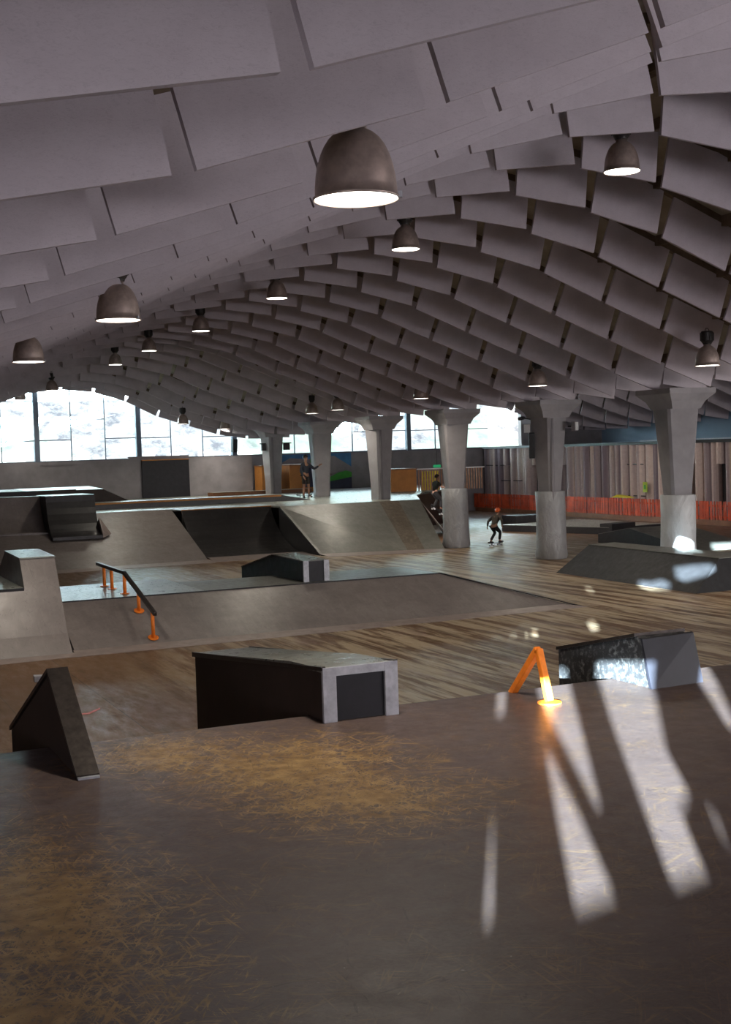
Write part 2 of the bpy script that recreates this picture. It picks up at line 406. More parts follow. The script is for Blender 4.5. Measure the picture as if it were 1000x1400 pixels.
# glazed end wall: one window per bay between heavy posts
heavy = [9.84 + 4.555 * k for k in range(-3, 6)]
tr = {0: (4.15, 5.05), 1: (4.17, 6.2), 2: (5.06, 6.9)}
for n, (a, b) in enumerate(zip(heavy, heavy[1:])):
    bm = bmesh.new()
    bx(bm, a - .11, END_Y - .12, SILL, a + .11, END_Y + .14, 7.6)
    pw = (b - a) / 3
    for k in (1, 2): bx(bm, a + pw * k - .02, END_Y - .02, SILL, a + pw * k + .02, END_Y + .06, 7.6)
    bx(bm, a, END_Y - .03, SILL, b, END_Y + .08, SILL + .06)
    lay = [(4.15,), (5.05,), (4.17,)] if n % 2 else [(4.15, 6.2), (5.06,), (4.14, 5.9)]
    if n >= 6: lay = [(4.18,), (4.19,), (4.19,)]
    for k in range(3):
        for z in lay[k]: bx(bm, a + pw * k, END_Y - .01, z - .02, a + pw * (k + 1), END_Y + .05, z + .02)
    f = struct(link('window_%d' % (n + 1), bm, 'frame'))
    bm = bmesh.new(); bx(bm, a, END_Y + .015, SILL, b, END_Y + .025, 7.5); link('pane', bm, 'glass', f)

# back wall behind the photographer: its openings are shaped to throw the sun patches on deck, ramps and floor
TANE = math.tan(SUN_EL)
def wall_with_openings():
    cu = bpy.data.curves.new('back', 'CURVE'); cu.dimensions = '2D'; cu.fill_mode = 'BOTH'; cu.extrude = 0.04
    def sp(pts):
        s = cu.splines.new('POLY'); s.points.add(len(pts) - 1)
        for i, (x, z) in enumerate(pts): s.points[i].co = (x, z, 0, 1)
        s.use_cyclic_u = True
    sp([(-9, 0), (40, 0), (40, 8.5), (-9, 8.5)])
    ops = [
        [(-.20, 2.56), (-.125, 2.56), (-.165, 2.83), (-.195, 2.84)],
        [(-.21, 2.97), (-.12, 2.97), (-.12, 3.10), (-.21, 3.10)],
        [(.165, 2.55), (.37, 2.56), (.29, 2.68), (.165, 2.835), (.105, 2.84), (.13, 2.70)],
        [(.345, 2.69), (.40, 2.70), (.39, 2.9), (.375, 3.14), (.08, 3.14), (.10, 3.02), (.22, 2.86)],
        [(.577, 2.555), (.78, 2.565), (.79, 2.66), (.88, 2.70), (.87, 2.80), (.99, 2.98), (1.02, 3.18), (.58, 3.18), (.56, 2.9)],
        [(.86, 2.575), (.93, 2.60), (.965, 2.655), (.90, 2.665)],
        [(1.28, 2.80), (1.40, 2.84), (1.52, 3.02), (1.57, 3.2), (1.38, 3.2), (1.33, 3.0)],
        [(1.68, 3.76), (1.80, 3.76), (1.83, 3.86), (1.71, 3.87)],
        [(3.05, 3.78), (3.2, 3.69), (3.74, 3.68), (3.78, 3.80), (3.62, 3.90), (3.35, 3.86), (3.1, 3.92)],
        [(3.93, 3.90), (4.1, 3.80), (4.55, 3.88), (4.82, 4.0), (4.78, 4.12), (4.3, 4.15), (3.96, 4.14)],
        [(4.25, 4.52), (4.80, 4.46), (4.80, 4.72), (4.40, 4.86)],
        [(6.5, 4.70), (7.6, 4.70), (7.6, 4.86), (6.6, 4.9)],
    ]
    for p in ops: sp([(u - 1.79, z) for u, z in p])
    o = bpy.data.objects.new('tmp', cu); C.objects.link(o)
    dg = bpy.context.evaluated_depsgraph_get(); me = bpy.data.meshes.new_from_object(o.evaluated_get(dg))
    bpy.data.objects.remove(o)
    me.name = 'wall_back'; me.materials.clear(); me.materials.append(MT['greywall'])
    w_ = bpy.data.objects.new('wall_back', me); C.objects.link(w_); w_.location = (0, -3.0, 0); w_.rotation_euler = (PI / 2, 0, 0)
    struct(w_)
wall_with_openings()
for n, (xa, xb, za, zb_) in enumerate(((7.0, 19.0, 2.55, 4.25), (-8.1, -3.1, 2.2, 3.8), (20.5, 34.5, 2.2, 4.2))):  # unseen frames with glowing panes, added to go with the back fill lights
    bm = bmesh.new(); k = int((xb - xa) / 1.5)
    for i in range(k + 1): x = xa + (xb - xa) * i / k; bx(bm, x - .03, -2.95, za, x + .03, -2.90, zb_)
    bx(bm, xa, -2.95, za - .06, xb, -2.90, za); bx(bm, xa, -2.95, zb_, xb, -2.90, zb_ + .06)
    f = struct(link('window_%d' % (20 + n), bm, 'frame'))
    bm = bmesh.new(); bx(bm, xa, -2.94, za, xb, -2.93, zb_); link('pane', bm, 'fill_pane', f)

# ribbed building that stands inside the hall on the right
CX = 32.2
bm = bmesh.new()
y = 27.0; prof = []
slots = [(54.75, .34), (52.3, .34), (50.0, .30), (40.75, .42), (39.15, .42), (37.6, .42)]
while y < 57.2:
    wd = random.choice((.34, .40, .46, .52)); prof.append((y, wd)); y += wd + 0.02
for (y, wd) in prof:
    z0 = 0
    cut = [s for s in slots if s[0] - .25 < y + wd / 2 < s[0] + .25]
    segs = [(0, 3.12)] if not cut else [(0, .55), (2.30, 3.12)]
    d = random.choice((.0, .07, .16))
    for (za, zb) in segs:
        n = 6; A = []; B = []
        for i in range(n + 1):
            t = i / n; px = CX + .16 - d - .17 * math.sin(PI * t); py = y + wd * t
            A.append(bm.verts.new((px, py, za))); B.append(bm.verts.new((px, py, zb)))
        e0 = bm.verts.new((CX + .4, y + wd, za)); e1 = bm.verts.new((CX + .4, y, za)); e2 = bm.verts.new((CX + .4, y + wd, zb)); e3 = bm.verts.new((CX + .4, y, zb))
        for i in range(n): bm.faces.new((A[i], A[i + 1], B[i + 1], B[i]))
        bm.faces.new((A[n], e0, e2, B[n])); bm.faces.new((A[0], B[0], e3, e1)); bm.faces.new(B + [e2, e3]); bm.faces.new(A[::-1] + [e1, e0])
bmesh.ops.recalc_face_normals(bm, faces=bm.faces[:])
struct(link('wall_right', bm, 'corr'))
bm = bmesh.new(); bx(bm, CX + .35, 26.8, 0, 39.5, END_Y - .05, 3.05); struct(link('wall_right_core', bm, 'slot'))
bm = bmesh.new(); bx(bm, CX - .08, 26.8, 3.12, CX + .16, 57.3, 3.24)
t_ = struct(link('trim_2', bm, 'blackm'))
bm = bmesh.new(); bx(bm, CX - .02, 27.5, 3.25, CX + .1, 44.0, 3.29)
struct(link('trim_3', bm, 'trim'))
bm = bmesh.new()
for (ya, yb, z) in ((53.5, 55.5, 1.55), (57.0, 55.2, 2.30), (43.8, 45.0, 2.3), (41.5, 42.1, 2.3), (43.7, 45.2, .98), (41.4, 42.3, 1.0)):
    bx(bm, CX - .03, min(ya, yb), z - .02, CX + .0, max(ya, yb), z + .02)
struct(link('trim_4', bm, 'blackm'))

# hillside outside the end windows
bm = bmesh.new(); n = 40; gv = []
for i in range(n + 1):
    row = []
    for j in range(12):
        yy = 60 + j * 4.5; zz = -1 + j * 3.0 + random.uniform(-.5, .5)
        row.append(bm.verts.new((-50 + i * 3.6, yy, zz)))
    gv.append(row)
for i in range(n):
    for j in range(11): bm.faces.new((gv[i][j], gv[i + 1][j], gv[i + 1][j + 1], gv[i][j + 1]))
tag(link('hillside', bm, 'hill', smooth=True), 'pale overexposed wooded hillside seen through the far windows', 'hillside', None, 'structure')

# ------------------------------------------------------------------ hanging ceiling baffles
BH = .84; BT = .045
def baffle_mesh(k, y):
    xa, xb = G0 + PIT * k, G0 + PIT * (k + 1); xm = (xa + xb) / 2
    za, zb = hgt(xa, y), hgt(xb, y); dx, dz = xb - xa, zb - za; L = math.hypot(dx, dz)
    t = Vector((dx / L, 0, dz / L)); nn = Vector((-t.z, 0, t.x))
    # the middle line of the row decides the plate width so that neighbours never touch at the narrow end
    hw = L / 2 - .055
    kz = (hgt(xb + PIT, y) - zb) / PIT - (za - hgt(xa - PIT, y)) / PIT if 0 < k < 13 else 0
    if kz > 0: hw -= min(.05, kz * .12)
    mz = (za + zb) / 2
    p = []
    for (s, u) in ((-1, 0), (1, 0), (1, 1), (-1, 1)):
        hw_ = hw if u == 0 else hw - (.03 if kz > 0 else -.0)
        v = t * (s * hw_) + nn * (u * BH); p.append((v.x, v.z))
    return p, xm, mz
def add_plate(bm, p, ox=0, oy=0, oz=0):
    q = [(ox + x, oy + yy, oz + z) for yy in (-BT / 2, BT / 2) for (x, z) in p]
    v = [bm.verts.new(a) for a in q]
    for f in ((0, 1, 2, 3), (7, 6, 5, 4), (0, 4, 5, 1), (1, 5, 6, 2), (2, 6, 7, 3), (3, 7, 4, 0)): bm.faces.new([v[i] for i in f])
zones_x = [(0, 4, 'low left slope'), (5, 8, 'crown'), (9, 13, 'right slope')]
NIND = 21
proto = {}
for j in range(29):
    y = rowy(j)
    if y > 57: break
    for k in range(14):
        if j < NIND:
            if k not in proto:
                p, xm, mz = baffle_mesh(k, 20); bm = bmesh.new(); add_plate(bm, p)
                o = link('ceiling_baffle', bm, 'baffle'); proto[k] = (o, xm, mz)
            else:
                o = proto[k][0].copy(); C.objects.link(o)
            xa_, xb_ = G0 + PIT * k + shift(y), G0 + PIT * (k + 1) + shift(y)
            o.location = (proto[k][1] + shift(y), y, (hgt(xa_, y) + hgt(xb_, y)) / 2)
            zx = [z for z in zones_x if z[0] <= k <= z[1]][0][2]
            zy = 'near the camera' if j < 5 else ('midway' if j < 12 else 'far back')
            tag(o, 'grey-mauve baffle board hanging from the %s of the vault, %s' % (zx, zy), 'ceiling baffle', 'baffles of the %s %s' % (zx, zy))
bm = bmesh.new()
for j in range(NIND, 29):
    y = ROW0 + RP * j
    if y > 57: break
    for k in range(14):
        p, xm, mz = baffle_mesh(k, y); add_plate(bm, p, xm + shift(y), y, mz - .02)
tag(link('distant_ceiling_baffles', bm, 'baffle'), 'dim rows of ceiling baffles right in front of the far windows', 'ceiling baffles', None, 'stuff')
bm = bmesh.new()
for j in range(29):
    y = ROW0 + RP * j
    if y > 57: break
    for side in (0, 1):
        for k in range(13 if side == 0 else 6):
            xa = 20.95 + PIT * k if side == 0 else .33 - PIT * (k + 1)
            xb = xa + PIT; za, zb = hgt(xa, y), hgt(xb, y); L = math.hypot(PIT, zb - za)
            t = Vector((PIT / L, 0, (zb - za) / L)); nn = Vector((-t.z, 0, t.x)); p = []
            for (s, u) in ((-1, 0), (1, 0), (1, 1), (-1, 1)):
                v = t * (s * (L / 2 - .06)) + nn * (u * BH); p.append((v.x, v.z))
            add_plate(bm, p, (xa + xb) / 2, y, (za + zb) / 2)
tag(link('side_vault_baffles', bm, 'baffle'), 'dark baffles of the neighbouring vault seen beyond the columns', 'ceiling baffles', None, 'stuff')

# ------------------------------------------------------------------ columns
ZC = 3.98
deckz = 1.45
def column(i, x, y, label, z0, wrapm):
    e = empty('concrete_column', (x, y, z0), 0, label, 'column', 'columns between the two vaults')
    rot = math.radians(-24 + (14 if i % 2 == 0 else 38))
    bm = bmesh.new(); hb, ht = .29, .41; h = ZC - z0
    def sec(w2, z, d=.05):
        pts = []
        for (sx, sy) in ((1, 1), (-1, 1), (-1, -1), (1, -1)):
            for (cx_, cy_) in (((1, 1 - 2 * d / w2 * .6), (1 - 2 * d / w2 * .6, 1)) if sx * sy > 0 else ((1 - 2 * d / w2 * .6, 1), (1, 1 - 2 * d / w2 * .6))):
                px, py = sx * w2 * cx_, sy * w2 * cy_
                pts.append((px * math.cos(rot) - py * math.sin(rot), px * math.sin(rot) + py * math.cos(rot), z))
        return [bm.verts.new(p) for p in pts]
    hb = .25 if z0 == 0 else .29
    rings = [sec(hb * (0.95 if i % 2 else 1), 0), sec(hb * (.98 if i % 2 else 1.06), 1.9 if z0 == 0 else .6), sec(ht * (.93 if i % 2 else 1.0), h)]
    for a, b in zip(rings, rings[1:]):
        for q in range(8): bm.faces.new((a[q], a[(q + 1) % 8], b[(q + 1) % 8], b[q]))
    bm.faces.new(rings[0][::-1]); bm.faces.new(rings[-1]); bmesh.ops.recalc_face_normals(bm, faces=bm.faces[:])
    link('shaft', bm, 'conc', e)
    # flaring head: spreads into the four ribs of the vault
    bm = bmesh.new()
    prof = [(.42, .42, 0), (.44, .44, .05), (.50, .50, .18), (.60, .60, .36), (.60, .60, .48)]
    rr = []
    for (a, b, z) in prof:
        ring = []
        for q in range(16):
            t = 2 * PI * q / 16
            m = max(abs(math.cos(t)), abs(math.sin(t))); rx = a * math.cos(t) / m; ry = (a if z < .2 else a * 1.0) * math.sin(t) / m
            diag = abs(math.sin(2 * t)) ** 2
            kx = 1 + (.12 * diag if z > .2 else 0)
            ring.append(bm.verts.new((rx * kx * (b / a if z > .2 and diag < .3 else 1), ry * kx * (b / a if z > .2 and diag < .3 else 1), h + z)))
        rr.append(ring)
    for a, b in zip(rr, rr[1:]):
        for q in range(16): bm.faces.new((a[q], a[(q + 1) % 16], b[(q + 1) % 16], b[q]))
    bm.faces.new(rr[0][::-1]); bm.faces.new(rr[-1])
    link('capital', bm, 'conc', e)
    bm = bmesh.new(); c, s = math.cos(math.radians(-24)), math.sin(math.radians(-24))
    if i % 2:      # rain pipe set in the groove of every second column
        bx0 = -c * .0 + s * .36; by0 = -s * .0 - c * .36
        tube(bm, (s * .30 + c * .03, -c * .30 + s * .03, 0.0), (s * .425 + c * .03, -c * .425 + s * .03, h - .02), .055, 12)
        link('rain_pipe', bm, 'greywall', e, True)
    if wrapm:
        bm = bmesh.new()
        lathe(bm, [(.43, .01), (.46, .10), (.435, .3), (.42, .8), (.415, 1.4), (.42, 1.90), (.40, 1.92), (.28, 1.88)], 40, 0, 0,
              lambda t, z: .025 * math.sin(3 * t + z * 2 + i) + (.03 * math.sin(7 * t + i) if z < .2 else 0) + .008 * math.sin(9 * t + 5 * z))
        wr = link('padding_wrap', bm, wrapm, e, True); wr['label'] = 'smooth vinyl padding wrapped around the foot of the column'
    return e
labs = ['concrete column with a bright white padded wrap behind the black ramp', 'twin-grooved concrete column with wrinkled grey wrap and floodlights',
        'concrete column with grey wrap at the end of the grey bank', 'grooved concrete column standing bare on the raised deck right of the mural',
        'bare tapered concrete column that the standing person leans on', 'farthest concrete column, left of the standing person, with small dark boxes']
for k in range(6):
    column(k, 19.5, 25.2 + 5.72 * k, labs[k], 0 if k < 3 else deckz, ('wrapw', 'wrap', 'wrap')[k] if k < 3 else None)

# ------------------------------------------------------------------ ramps and boxes
# foreground platform with its hidden bank down to the floor
DZ = 1.6
e = empty('foreground_platform', (0, 0, 0), 0, 'large scratched brown wooden platform in the foreground, sunlit at right', 'skate platform')
bm = bmesh.new(); bx(bm, -8.9, -2.9, DZ - .03, 31.5, 7.24, DZ); link('deck_surface', bm, 'deck', e)
bm = bmesh.new(); prismX(bm, [(7.24, DZ - .035), (7.24, DZ - .06), (10.0, 0.001), (7.0, 0.001), (-2.9, .001), (-2.9, DZ - .035)], -8.9, 31.5); link('bank', bm, 'bank', e)
bm = bmesh.new(); tube(bm, (-8.9, 7.25, DZ - .028), (31.5, 7.25, DZ - .028), .026, 10); link('coping', bm, 'greyrail', e, True)

def thick_ledge(name, x0, x1, prof, side, top, label, cat, frame=None, topt=.02, over=.01):
    """prof = (y, z) outline, first the near foot, along the top, to the far foot; solid below"""
    e = empty(name, ((x0 + x1) / 2, prof[0][0], prof[0][1]), 0, label, cat)
    ox, oy, oz = e.location
    bm = bmesh.new(); prismX(bm, [(a - oy, b - oz) for a, b in prof], x0 - ox, x1 - ox); link('body', bm, side, e)
    return e, ox, oy, oz

# wedge with a sharp ridge at far left: near foot on the platform, far end over the bank
e, ox, oy, oz = thick_ledge('wedge_ledge', 1.235, 1.325, [(6.44, 1.601), (7.15, 2.03), (8.66, 1.43), (8.66, .74), (7.30, 1.57), (7.27, 1.601)], 'brownply', None,
                            'thin dark peaked wedge ledge standing at the left of the foreground platform', 'skate ledge')
bm = bmesh.new()
for (a, b) in (((6.42, 1.595), (7.15, 2.035)), ((7.15, 2.035), (8.68, 1.43))):
    hexa(bm, [(1.222 - ox, a[0] - oy, a[1] - oz), (1.338 - ox, a[0] - oy, a[1] - oz), (1.338 - ox, b[0] - oy, b[1] - oz), (1.222 - ox, b[0] - oy, b[1] - oz),
              (1.222 - ox, a[0] - oy, a[1] + .025 - oz), (1.338 - ox, a[0] - oy, a[1] + .025 - oz), (1.338 - ox, b[0] - oy, b[1] + .025 - oz), (1.222 - ox, b[0] - oy, b[1] + .025 - oz)])
link('top_cap', bm, 'greyrail', e)
bm = bmesh.new(); bx(bm, 1.225 - ox, 6.395 - oy, .0005, 1.335 - ox, 6.44 - oy, .012); link('foot_plate', bm, 'trim', e)

# long grind box with pale steel angles
e, ox, oy, oz = thick_ledge('grind_box', 2.81, 3.27, [(7.0, 1.601), (7.0, 1.90), (7.55, 1.87), (9.7, 1.64), (9.7, .17), (7.30, 1.57), (7.27, 1.601)], 'brownply', None,
                            'long brown grind box with pale steel corners, over the platform edge at centre', 'grind box')
bm = bmesh.new(); slab(bm, [(2.80 - ox, 6.99 - oy, 1.925 - oz), (3.28 - ox, 6.99 - oy, 1.925 - oz), (3.28 - ox, 7.55 - oy, 1.895 - oz), (2.80 - ox, 7.55 - oy, 1.895 - oz)], .026)
slab(bm, [(2.80 - ox, 7.55 - oy, 1.895 - oz), (3.28 - ox, 7.55 - oy, 1.895 - oz), (3.28 - ox, 9.71 - oy, 1.665 - oz), (2.80 - ox, 9.71 - oy, 1.665 - oz)], .026)
link('top_sheet', bm, 'boxtop', e)
bm = bmesh.new()
for xx in (2.795, 3.20):
    bx(bm, xx - ox, 6.975 - oy, 0.0, xx + .085 - ox, 7.0 - oy, .328)
bx(bm, 2.88 - ox, 6.977 - oy, .275, 3.20 - ox, 7.0 - oy, .326); link('steel_corner', bm, 'trim', e)
bm = bmesh.new()
for xx in (2.790, 3.262):
    hexa(bm, [(xx - ox, 6.985 - oy, .312), (xx + .028 - ox, 6.985 - oy, .312), (xx + .028 - ox, 9.715 - oy, .032), (xx - ox, 9.715 - oy, .032),
              (xx - ox, 6.985 - oy, .334), (xx + .028 - ox, 6.985 - oy, .334), (xx + .028 - ox, 9.715 - oy, .070), (xx - ox, 9.715 - oy, .070)])
link('edge_angle', bm, 'greyrail', e)
bm = bmesh.new(); bx(bm, 2.885 - ox, 6.993 - oy, .005, 3.195 - ox, 6.9995 - oy, .274); link('end_panel', bm, 'navy', e)

# dark box at right with a kicker face
e, ox, oy, oz = thick_ledge('kicker_box', 5.02, 5.40, [(6.80, 1.601), (6.88, 1.90), (6.96, 1.93), (7.9, 1.72), (7.9, 1.25), (7.30, 1.57), (7.27, 1.601)], 'scuffed', None,
                            'scuffed black box with a steep kicker face, over the platform edge at right', 'grind box')
bm = bmesh.new()
hexa(bm, [(5.005 - ox, 6.775 - oy, 0), (5.44 - ox, 6.80 - oy, 0), (5.44 - ox, 6.81 - oy, 0), (5.005 - ox, 6.80 - oy, 0),
          (5.005 - ox, 6.865 - oy, .315), (5.42 - ox, 6.865 - oy, .325), (5.42 - ox, 6.885 - oy, .33), (5.005 - ox, 6.885 - oy, .32)])
link('kicker_face', bm, 'navy', e)
bm = bmesh.new()
slab(bm, [(5.005 - ox, 6.95 - oy, .345), (5.415 - ox, 6.95 - oy, .345), (5.415 - ox, 7.91 - oy, .135), (5.005 - ox, 7.91 - oy, .135)], .022)
link('top_sheet', bm, 'greyrail', e)

# orange A shaped rail
e = empty('orange_peak_rail', (4.22, 6.76, 1.6), 0, 'orange inverted V grind rail on round foot plates at the platform edge', 'grind rail')
def rbar(bm, a, b, wd):
    a = Vector(a); b = Vector(b); d = (b - a).normalized(); s = Vector((1, 0, 0)); u = d.cross(s).normalized()
    q = []
    for p in (a, b):
        for (i, j) in ((-1, -1), (1, -1), (1, 1), (-1, 1)): q.append(p + s * (i * wd / 2) + u * (j * wd / 2))
    hexa(bm, q)
bm = bmesh.new(); rbar(bm, (0, 0, .012), (0, .115, .325), .045); bevel(link('near_leg', bm, 'orange', e), .006)
bm = bmesh.new(); rbar(bm, (0, .115, .325), (0, .455, -.01), .045); bevel(link('far_leg', bm, 'orange', e), .006)
for (yy, zz) in ((0, 0), (.445, -.02)):
    bm = bmesh.new(); tube(bm, (0, yy, zz + .001), (0, yy, zz + .010), .075, 24); link('foot_plate', bm, 'orange', e)

# big funbox in the middle
PZ = .70
e = empty('funbox', (0, 0, 0), 0, 'long low funbox with a grey bank and pale flat top, mid floor', 'funbox')
bm = bmesh.new()
yf = 22.97; a_ = [(4.12, 21.22), (14.0, 21.35)]
slab(bm, [(4.12, 21.22, .012), (14.0, 21.35, .012), (11.8, yf, PZ), (4.12, yf, PZ)], .011); link('front_bank', bm, 'bank', e)
bm = bmesh.new(); slab(bm, [(14.0, 21.35, .012), (14.6, 25.5, .012), (11.75, 24.9, PZ), (11.8, yf, PZ)], .011); link('end_bank', bm, 'bank', e)
bm = bmesh.new(); slab(bm, [(4.12, yf, PZ + .004), (6.9, yf, PZ + .004), (6.9, 25.8, PZ + .004), (4.12, 25.8, PZ + .004)], .02); link('platform_sheet', bm, 'platf', e)
o = bm = bmesh.new(); slab(bm, [(6.9, yf, PZ + .003), (11.8, yf, PZ + .003), (11.75, 24.85, PZ + .003), (6.9, 24.95, PZ + .003)], .02)
o = link('platform_sheet', bm, 'bankg', e)
bm = bmesh.new(); hexa(bm, [(4.12, 21.4, 0.001), (13.8, 21.5, 0.001), (13.9, 25.2, 0.001), (4.12, 25.7, 0.001), (4.12, 23.0, PZ - .03), (11.75, 23.0, PZ - .03), (11.7, 24.75, PZ - .03), (4.12, 25.7, PZ - .03)]); link('frame', bm, 'brownply', e)
bm = bmesh.new(); slab(bm, [(4.06, 20.92, .008), (14.15, 21.18, .008), (13.85, 21.46, .06), (4.10, 21.38, .06)], .007); link('toe_plate', bm, 'steel', e)
bm = bmesh.new(); bx(bm, 4.12, yf - .03, PZ - .012, 11.8, yf + .01, PZ + .009); link('edge_strip', bm, 'blackm', e)
# dark hip line of the end
bm = bmesh.new(); hexa(bm, [(11.78, yf - .02, PZ + .0), (11.83, yf - .0, PZ), (14.1, 21.30, .012), (14.04, 21.28, .012), (11.78, yf - .02, PZ + .015), (11.83, yf, PZ + .015), (14.1, 21.30, .022), (14.04, 21.28, .022)])
link('hip_strip', bm, 'blackm', e)

# kinked orange rail of the funbox
e = empty('kinked_rail', (5.5, 23.3, PZ), 0, 'orange kinked handrail with dark flat top running down the funbox bank', 'grind rail')
def zb(y): return PZ if y > yf else .012 + (PZ - .012) * (y - 21.22) / (yf - 21.22)
topl = [(25.74, 1.14), (23.43, 1.125), (21.30, .575)]
bm = bmesh.new()
for (a, b) in zip(topl, topl[1:]):
    rbar(bm, (0, a[0] - 23.3, a[1] - PZ - .02), (0, b[0] - 23.3, b[1] - PZ - .02), .065)
bevel(link('top_bar', bm, 'greyrail', e), .006)
def tz(y):
    for (a, b) in zip(topl, topl[1:]):
        if b[0] <= y <= a[0]: return b[1] + (a[1] - b[1]) * (y - b[0]) / (a[0] - b[0])
    return topl[-1][1]
for yy in (25.15, 24.5, 23.45, 22.42, 21.48):
    pz = zb(yy) - PZ
    bm = bmesh.new(); tube(bm, (0, yy - 23.3, pz + .002), (0, yy - 23.3, tz(yy) - PZ - .04), .032, 14)
    p = link('post', bm, 'orange', e, True)
    bm = bmesh.new(); sl_ = (PZ / (yf - 21.22)) if yy < yf else 0
    rings = []
    for zz in (.014, .024):
        rings.append([bm.verts.new((.09 * math.cos(2 * PI * i / 20), yy - 23.3 + .09 * math.sin(2 * PI * i / 20), pz + zz + sl_ * .09 * math.sin(2 * PI * i / 20))) for i in range(20)])
    for i in range(20): bm.faces.new((rings[0][i], rings[0][(i + 1) % 20], rings[1][(i + 1) % 20], rings[1][i]))
    bm.faces.new(rings[0][::-1]); bm.faces.new(rings[1]); link('foot_flange', bm, 'orange', p)

# small ledge on the funbox
e, ox, oy, oz = thick_ledge('funbox_ledge', 8.95, 9.45, [(23.14, PZ + .005), (23.14, 1.10), (24.9, 1.13), (26.95, .74), (26.95, 0.005), (25.0, .005), (24.99, PZ + .005)], 'black', None,
                            'black ledge box with white end angles sitting on the funbox', 'grind box')
bm = bmesh.new()
slab(bm, [(8.94 - ox, 23.13 - oy, 1.12 - oz), (9.46 - ox, 23.13 - oy, 1.12 - oz), (9.46 - ox, 24.9 - oy, 1.15 - oz), (8.94 - ox, 24.9 - oy, 1.15 - oz)], .02)
slab(bm, [(8.94 - ox, 24.9 - oy, 1.15 - oz), (9.46 - ox, 24.9 - oy, 1.15 - oz), (9.46 - ox, 26.96 - oy, .76 - oz), (8.94 - ox, 26.96 - oy, .76 - oz)], .02)
link('top_sheet', bm, 'boxtop', e)
for xx in (8.93, 9.36):
    bm = bmesh.new(); bx(bm, xx - ox, 23.10 - oy, .002, xx + .11 - ox, 23.14 - oy, .41); link('white_end_angle', bm, 'trim', e)
bm = bmesh.new(); bx(bm, 9.045 - ox, 23.12 - oy, .002, 9.355 - ox, 23.14 - oy, .40); link('end_panel', bm, 'navy', e)

# quarter pipe tower at the left
def qprof(y0, y1, z1, n=10, z0=.012, k=1.0):
    """concave transition from (y0, z0) to (y1, z1)"""
    out = []
    for i in range(n + 1):
        t = i / n; y = y0 + (y1 - y0) * (1 - (1 - t) ** 1.0) ; z = z0 + (z1 - z0) * (t * (1 - k * .35) + k * .35 * t * t)
        out.append((y, z))
    return out
e = empty('quarter_ramp', (0, 0, 0), 0, 'grey ramp with a raised square tower block at the left edge', 'skate ramp')
pf = [(21.1, .01), (21.5, .33), (21.79, .72), (22.04, 1.07)]
bm = bmesh.new(); prismX(bm, pf + [(25.2, 1.07), (25.2, .002), (21.1, .002)], -4.0, 3.46); link('lower_ramp', bm, 'bank', e)
pf2 = pf + [(22.42, 1.55), (24.1, 1.58), (25.2, 1.09), (25.2, .002), (21.1, .002)]
bm = bmesh.new(); prismX(bm, pf2, 3.4605, 4.05); link('tower', bm, 'bank', e)
bm = bmesh.new(); slab(bm, [(3.45, 22.40, 1.575), (4.06, 22.40, 1.575), (4.06, 24.1, 1.605), (3.45, 24.1, 1.605)], .024); link('tower_top', bm, 'platf', e)
bm = bmesh.new(); bx(bm, -4, 22.02, 1.0, 3.452, 22.08, 1.085); link('edge_strip', bm, 'blackm', e)
bm = bmesh.new(); slab(bm, [(-4, 20.55, .007), (4.12, 20.95, .007), (4.06, 21.2, .05), (-4, 21.15, .05)], .006); link('toe_plate', bm, 'steel', e)
bm = bmesh.new(); slab(bm, [(-4, 22.09, 1.088), (3.452, 22.09, 1.088), (3.452, 25.2, 1.088), (-4, 25.2, 1.088)], .016); link('platform_sheet', bm, 'platf', e)

# black ramp at right
e = empty('black_ramp', (0, 0, 0), 0, 'long black truncated ramp in front of the white wrapped column', 'skate ramp')
bm = bmesh.new(); hexa(bm, [(17.4, 27.4, .001), (17.15, 21.6, .001), (20.2, 21.6, .001), (20.2, 27.4, .001), (18.3, 27.25, .66), (18.05, 21.95, .66), (19.05, 21.95, .66), (19.08, 27.25, .66)])
link('body', bm, 'black', e)
bm = bmesh.new(); slab(bm, [(18.28, 27.27, .675), (18.03, 21.93, .675), (19.07, 21.93, .675), (19.1, 27.27, .675)], .014); link('top_sheet', bm, 'bankg', e)

# peaked dark pad behind it
e = empty('peaked_pad', (0, 0, 0), 0, 'dark peaked pad ramp partly hidden behind the white wrapped column', 'skate ramp')
bm = bmesh.new(); prismX(bm, [(34.76, .001), (34.76, .28), (33.1, .54), (29.7, .001)], 23.7, 25.9); link('body', bm, 'black', e)
bm = bmesh.new()
slab(bm, [(23.72, 33.1, .553), (25.9, 33.1, .553), (25.9, 29.75, .02), (23.72, 29.75, .02)], .012)
slab(bm, [(23.72, 34.78, .293), (25.9, 34.78, .293), (25.9, 33.1, .553), (23.72, 33.1, .553)], .012); link('top_sheet', bm, 'bankg', e)

# manual pad
e = empty('manual_pad', (0, 0, 0), 0, 'low dark two-level manual pad beside the grey wrapped column', 'manual pad')
bm = bmesh.new(); hexa(bm, [(24.5, 42.3, .001), (26.1, 37.6, .001), (28.6, 37.9, .001), (28.3, 43.0, .001), (24.5, 42.3, .24), (26.1, 37.6, .24), (28.6, 37.9, .24), (28.3, 43.0, .24)]); link('lower_block', bm, 'black', e)
bm = bmesh.new(); slab(bm, [(24.48, 42.32, .253), (26.09, 37.58, .253), (28.62, 37.88, .253), (28.32, 43.0, .253)], .012); link('top_sheet', bm, 'platf', e)
bm = bmesh.new(); hexa(bm, [(26.12, 37.45, .001), (27.3, 37.7, .001), (27.2, 38.3, .001), (26.0, 38.0, .001), (26.12, 37.45, .38), (27.3, 37.7, .38), (27.2, 38.3, .38), (26.0, 38.0, .38)]); link('end_block', bm, 'black', e)
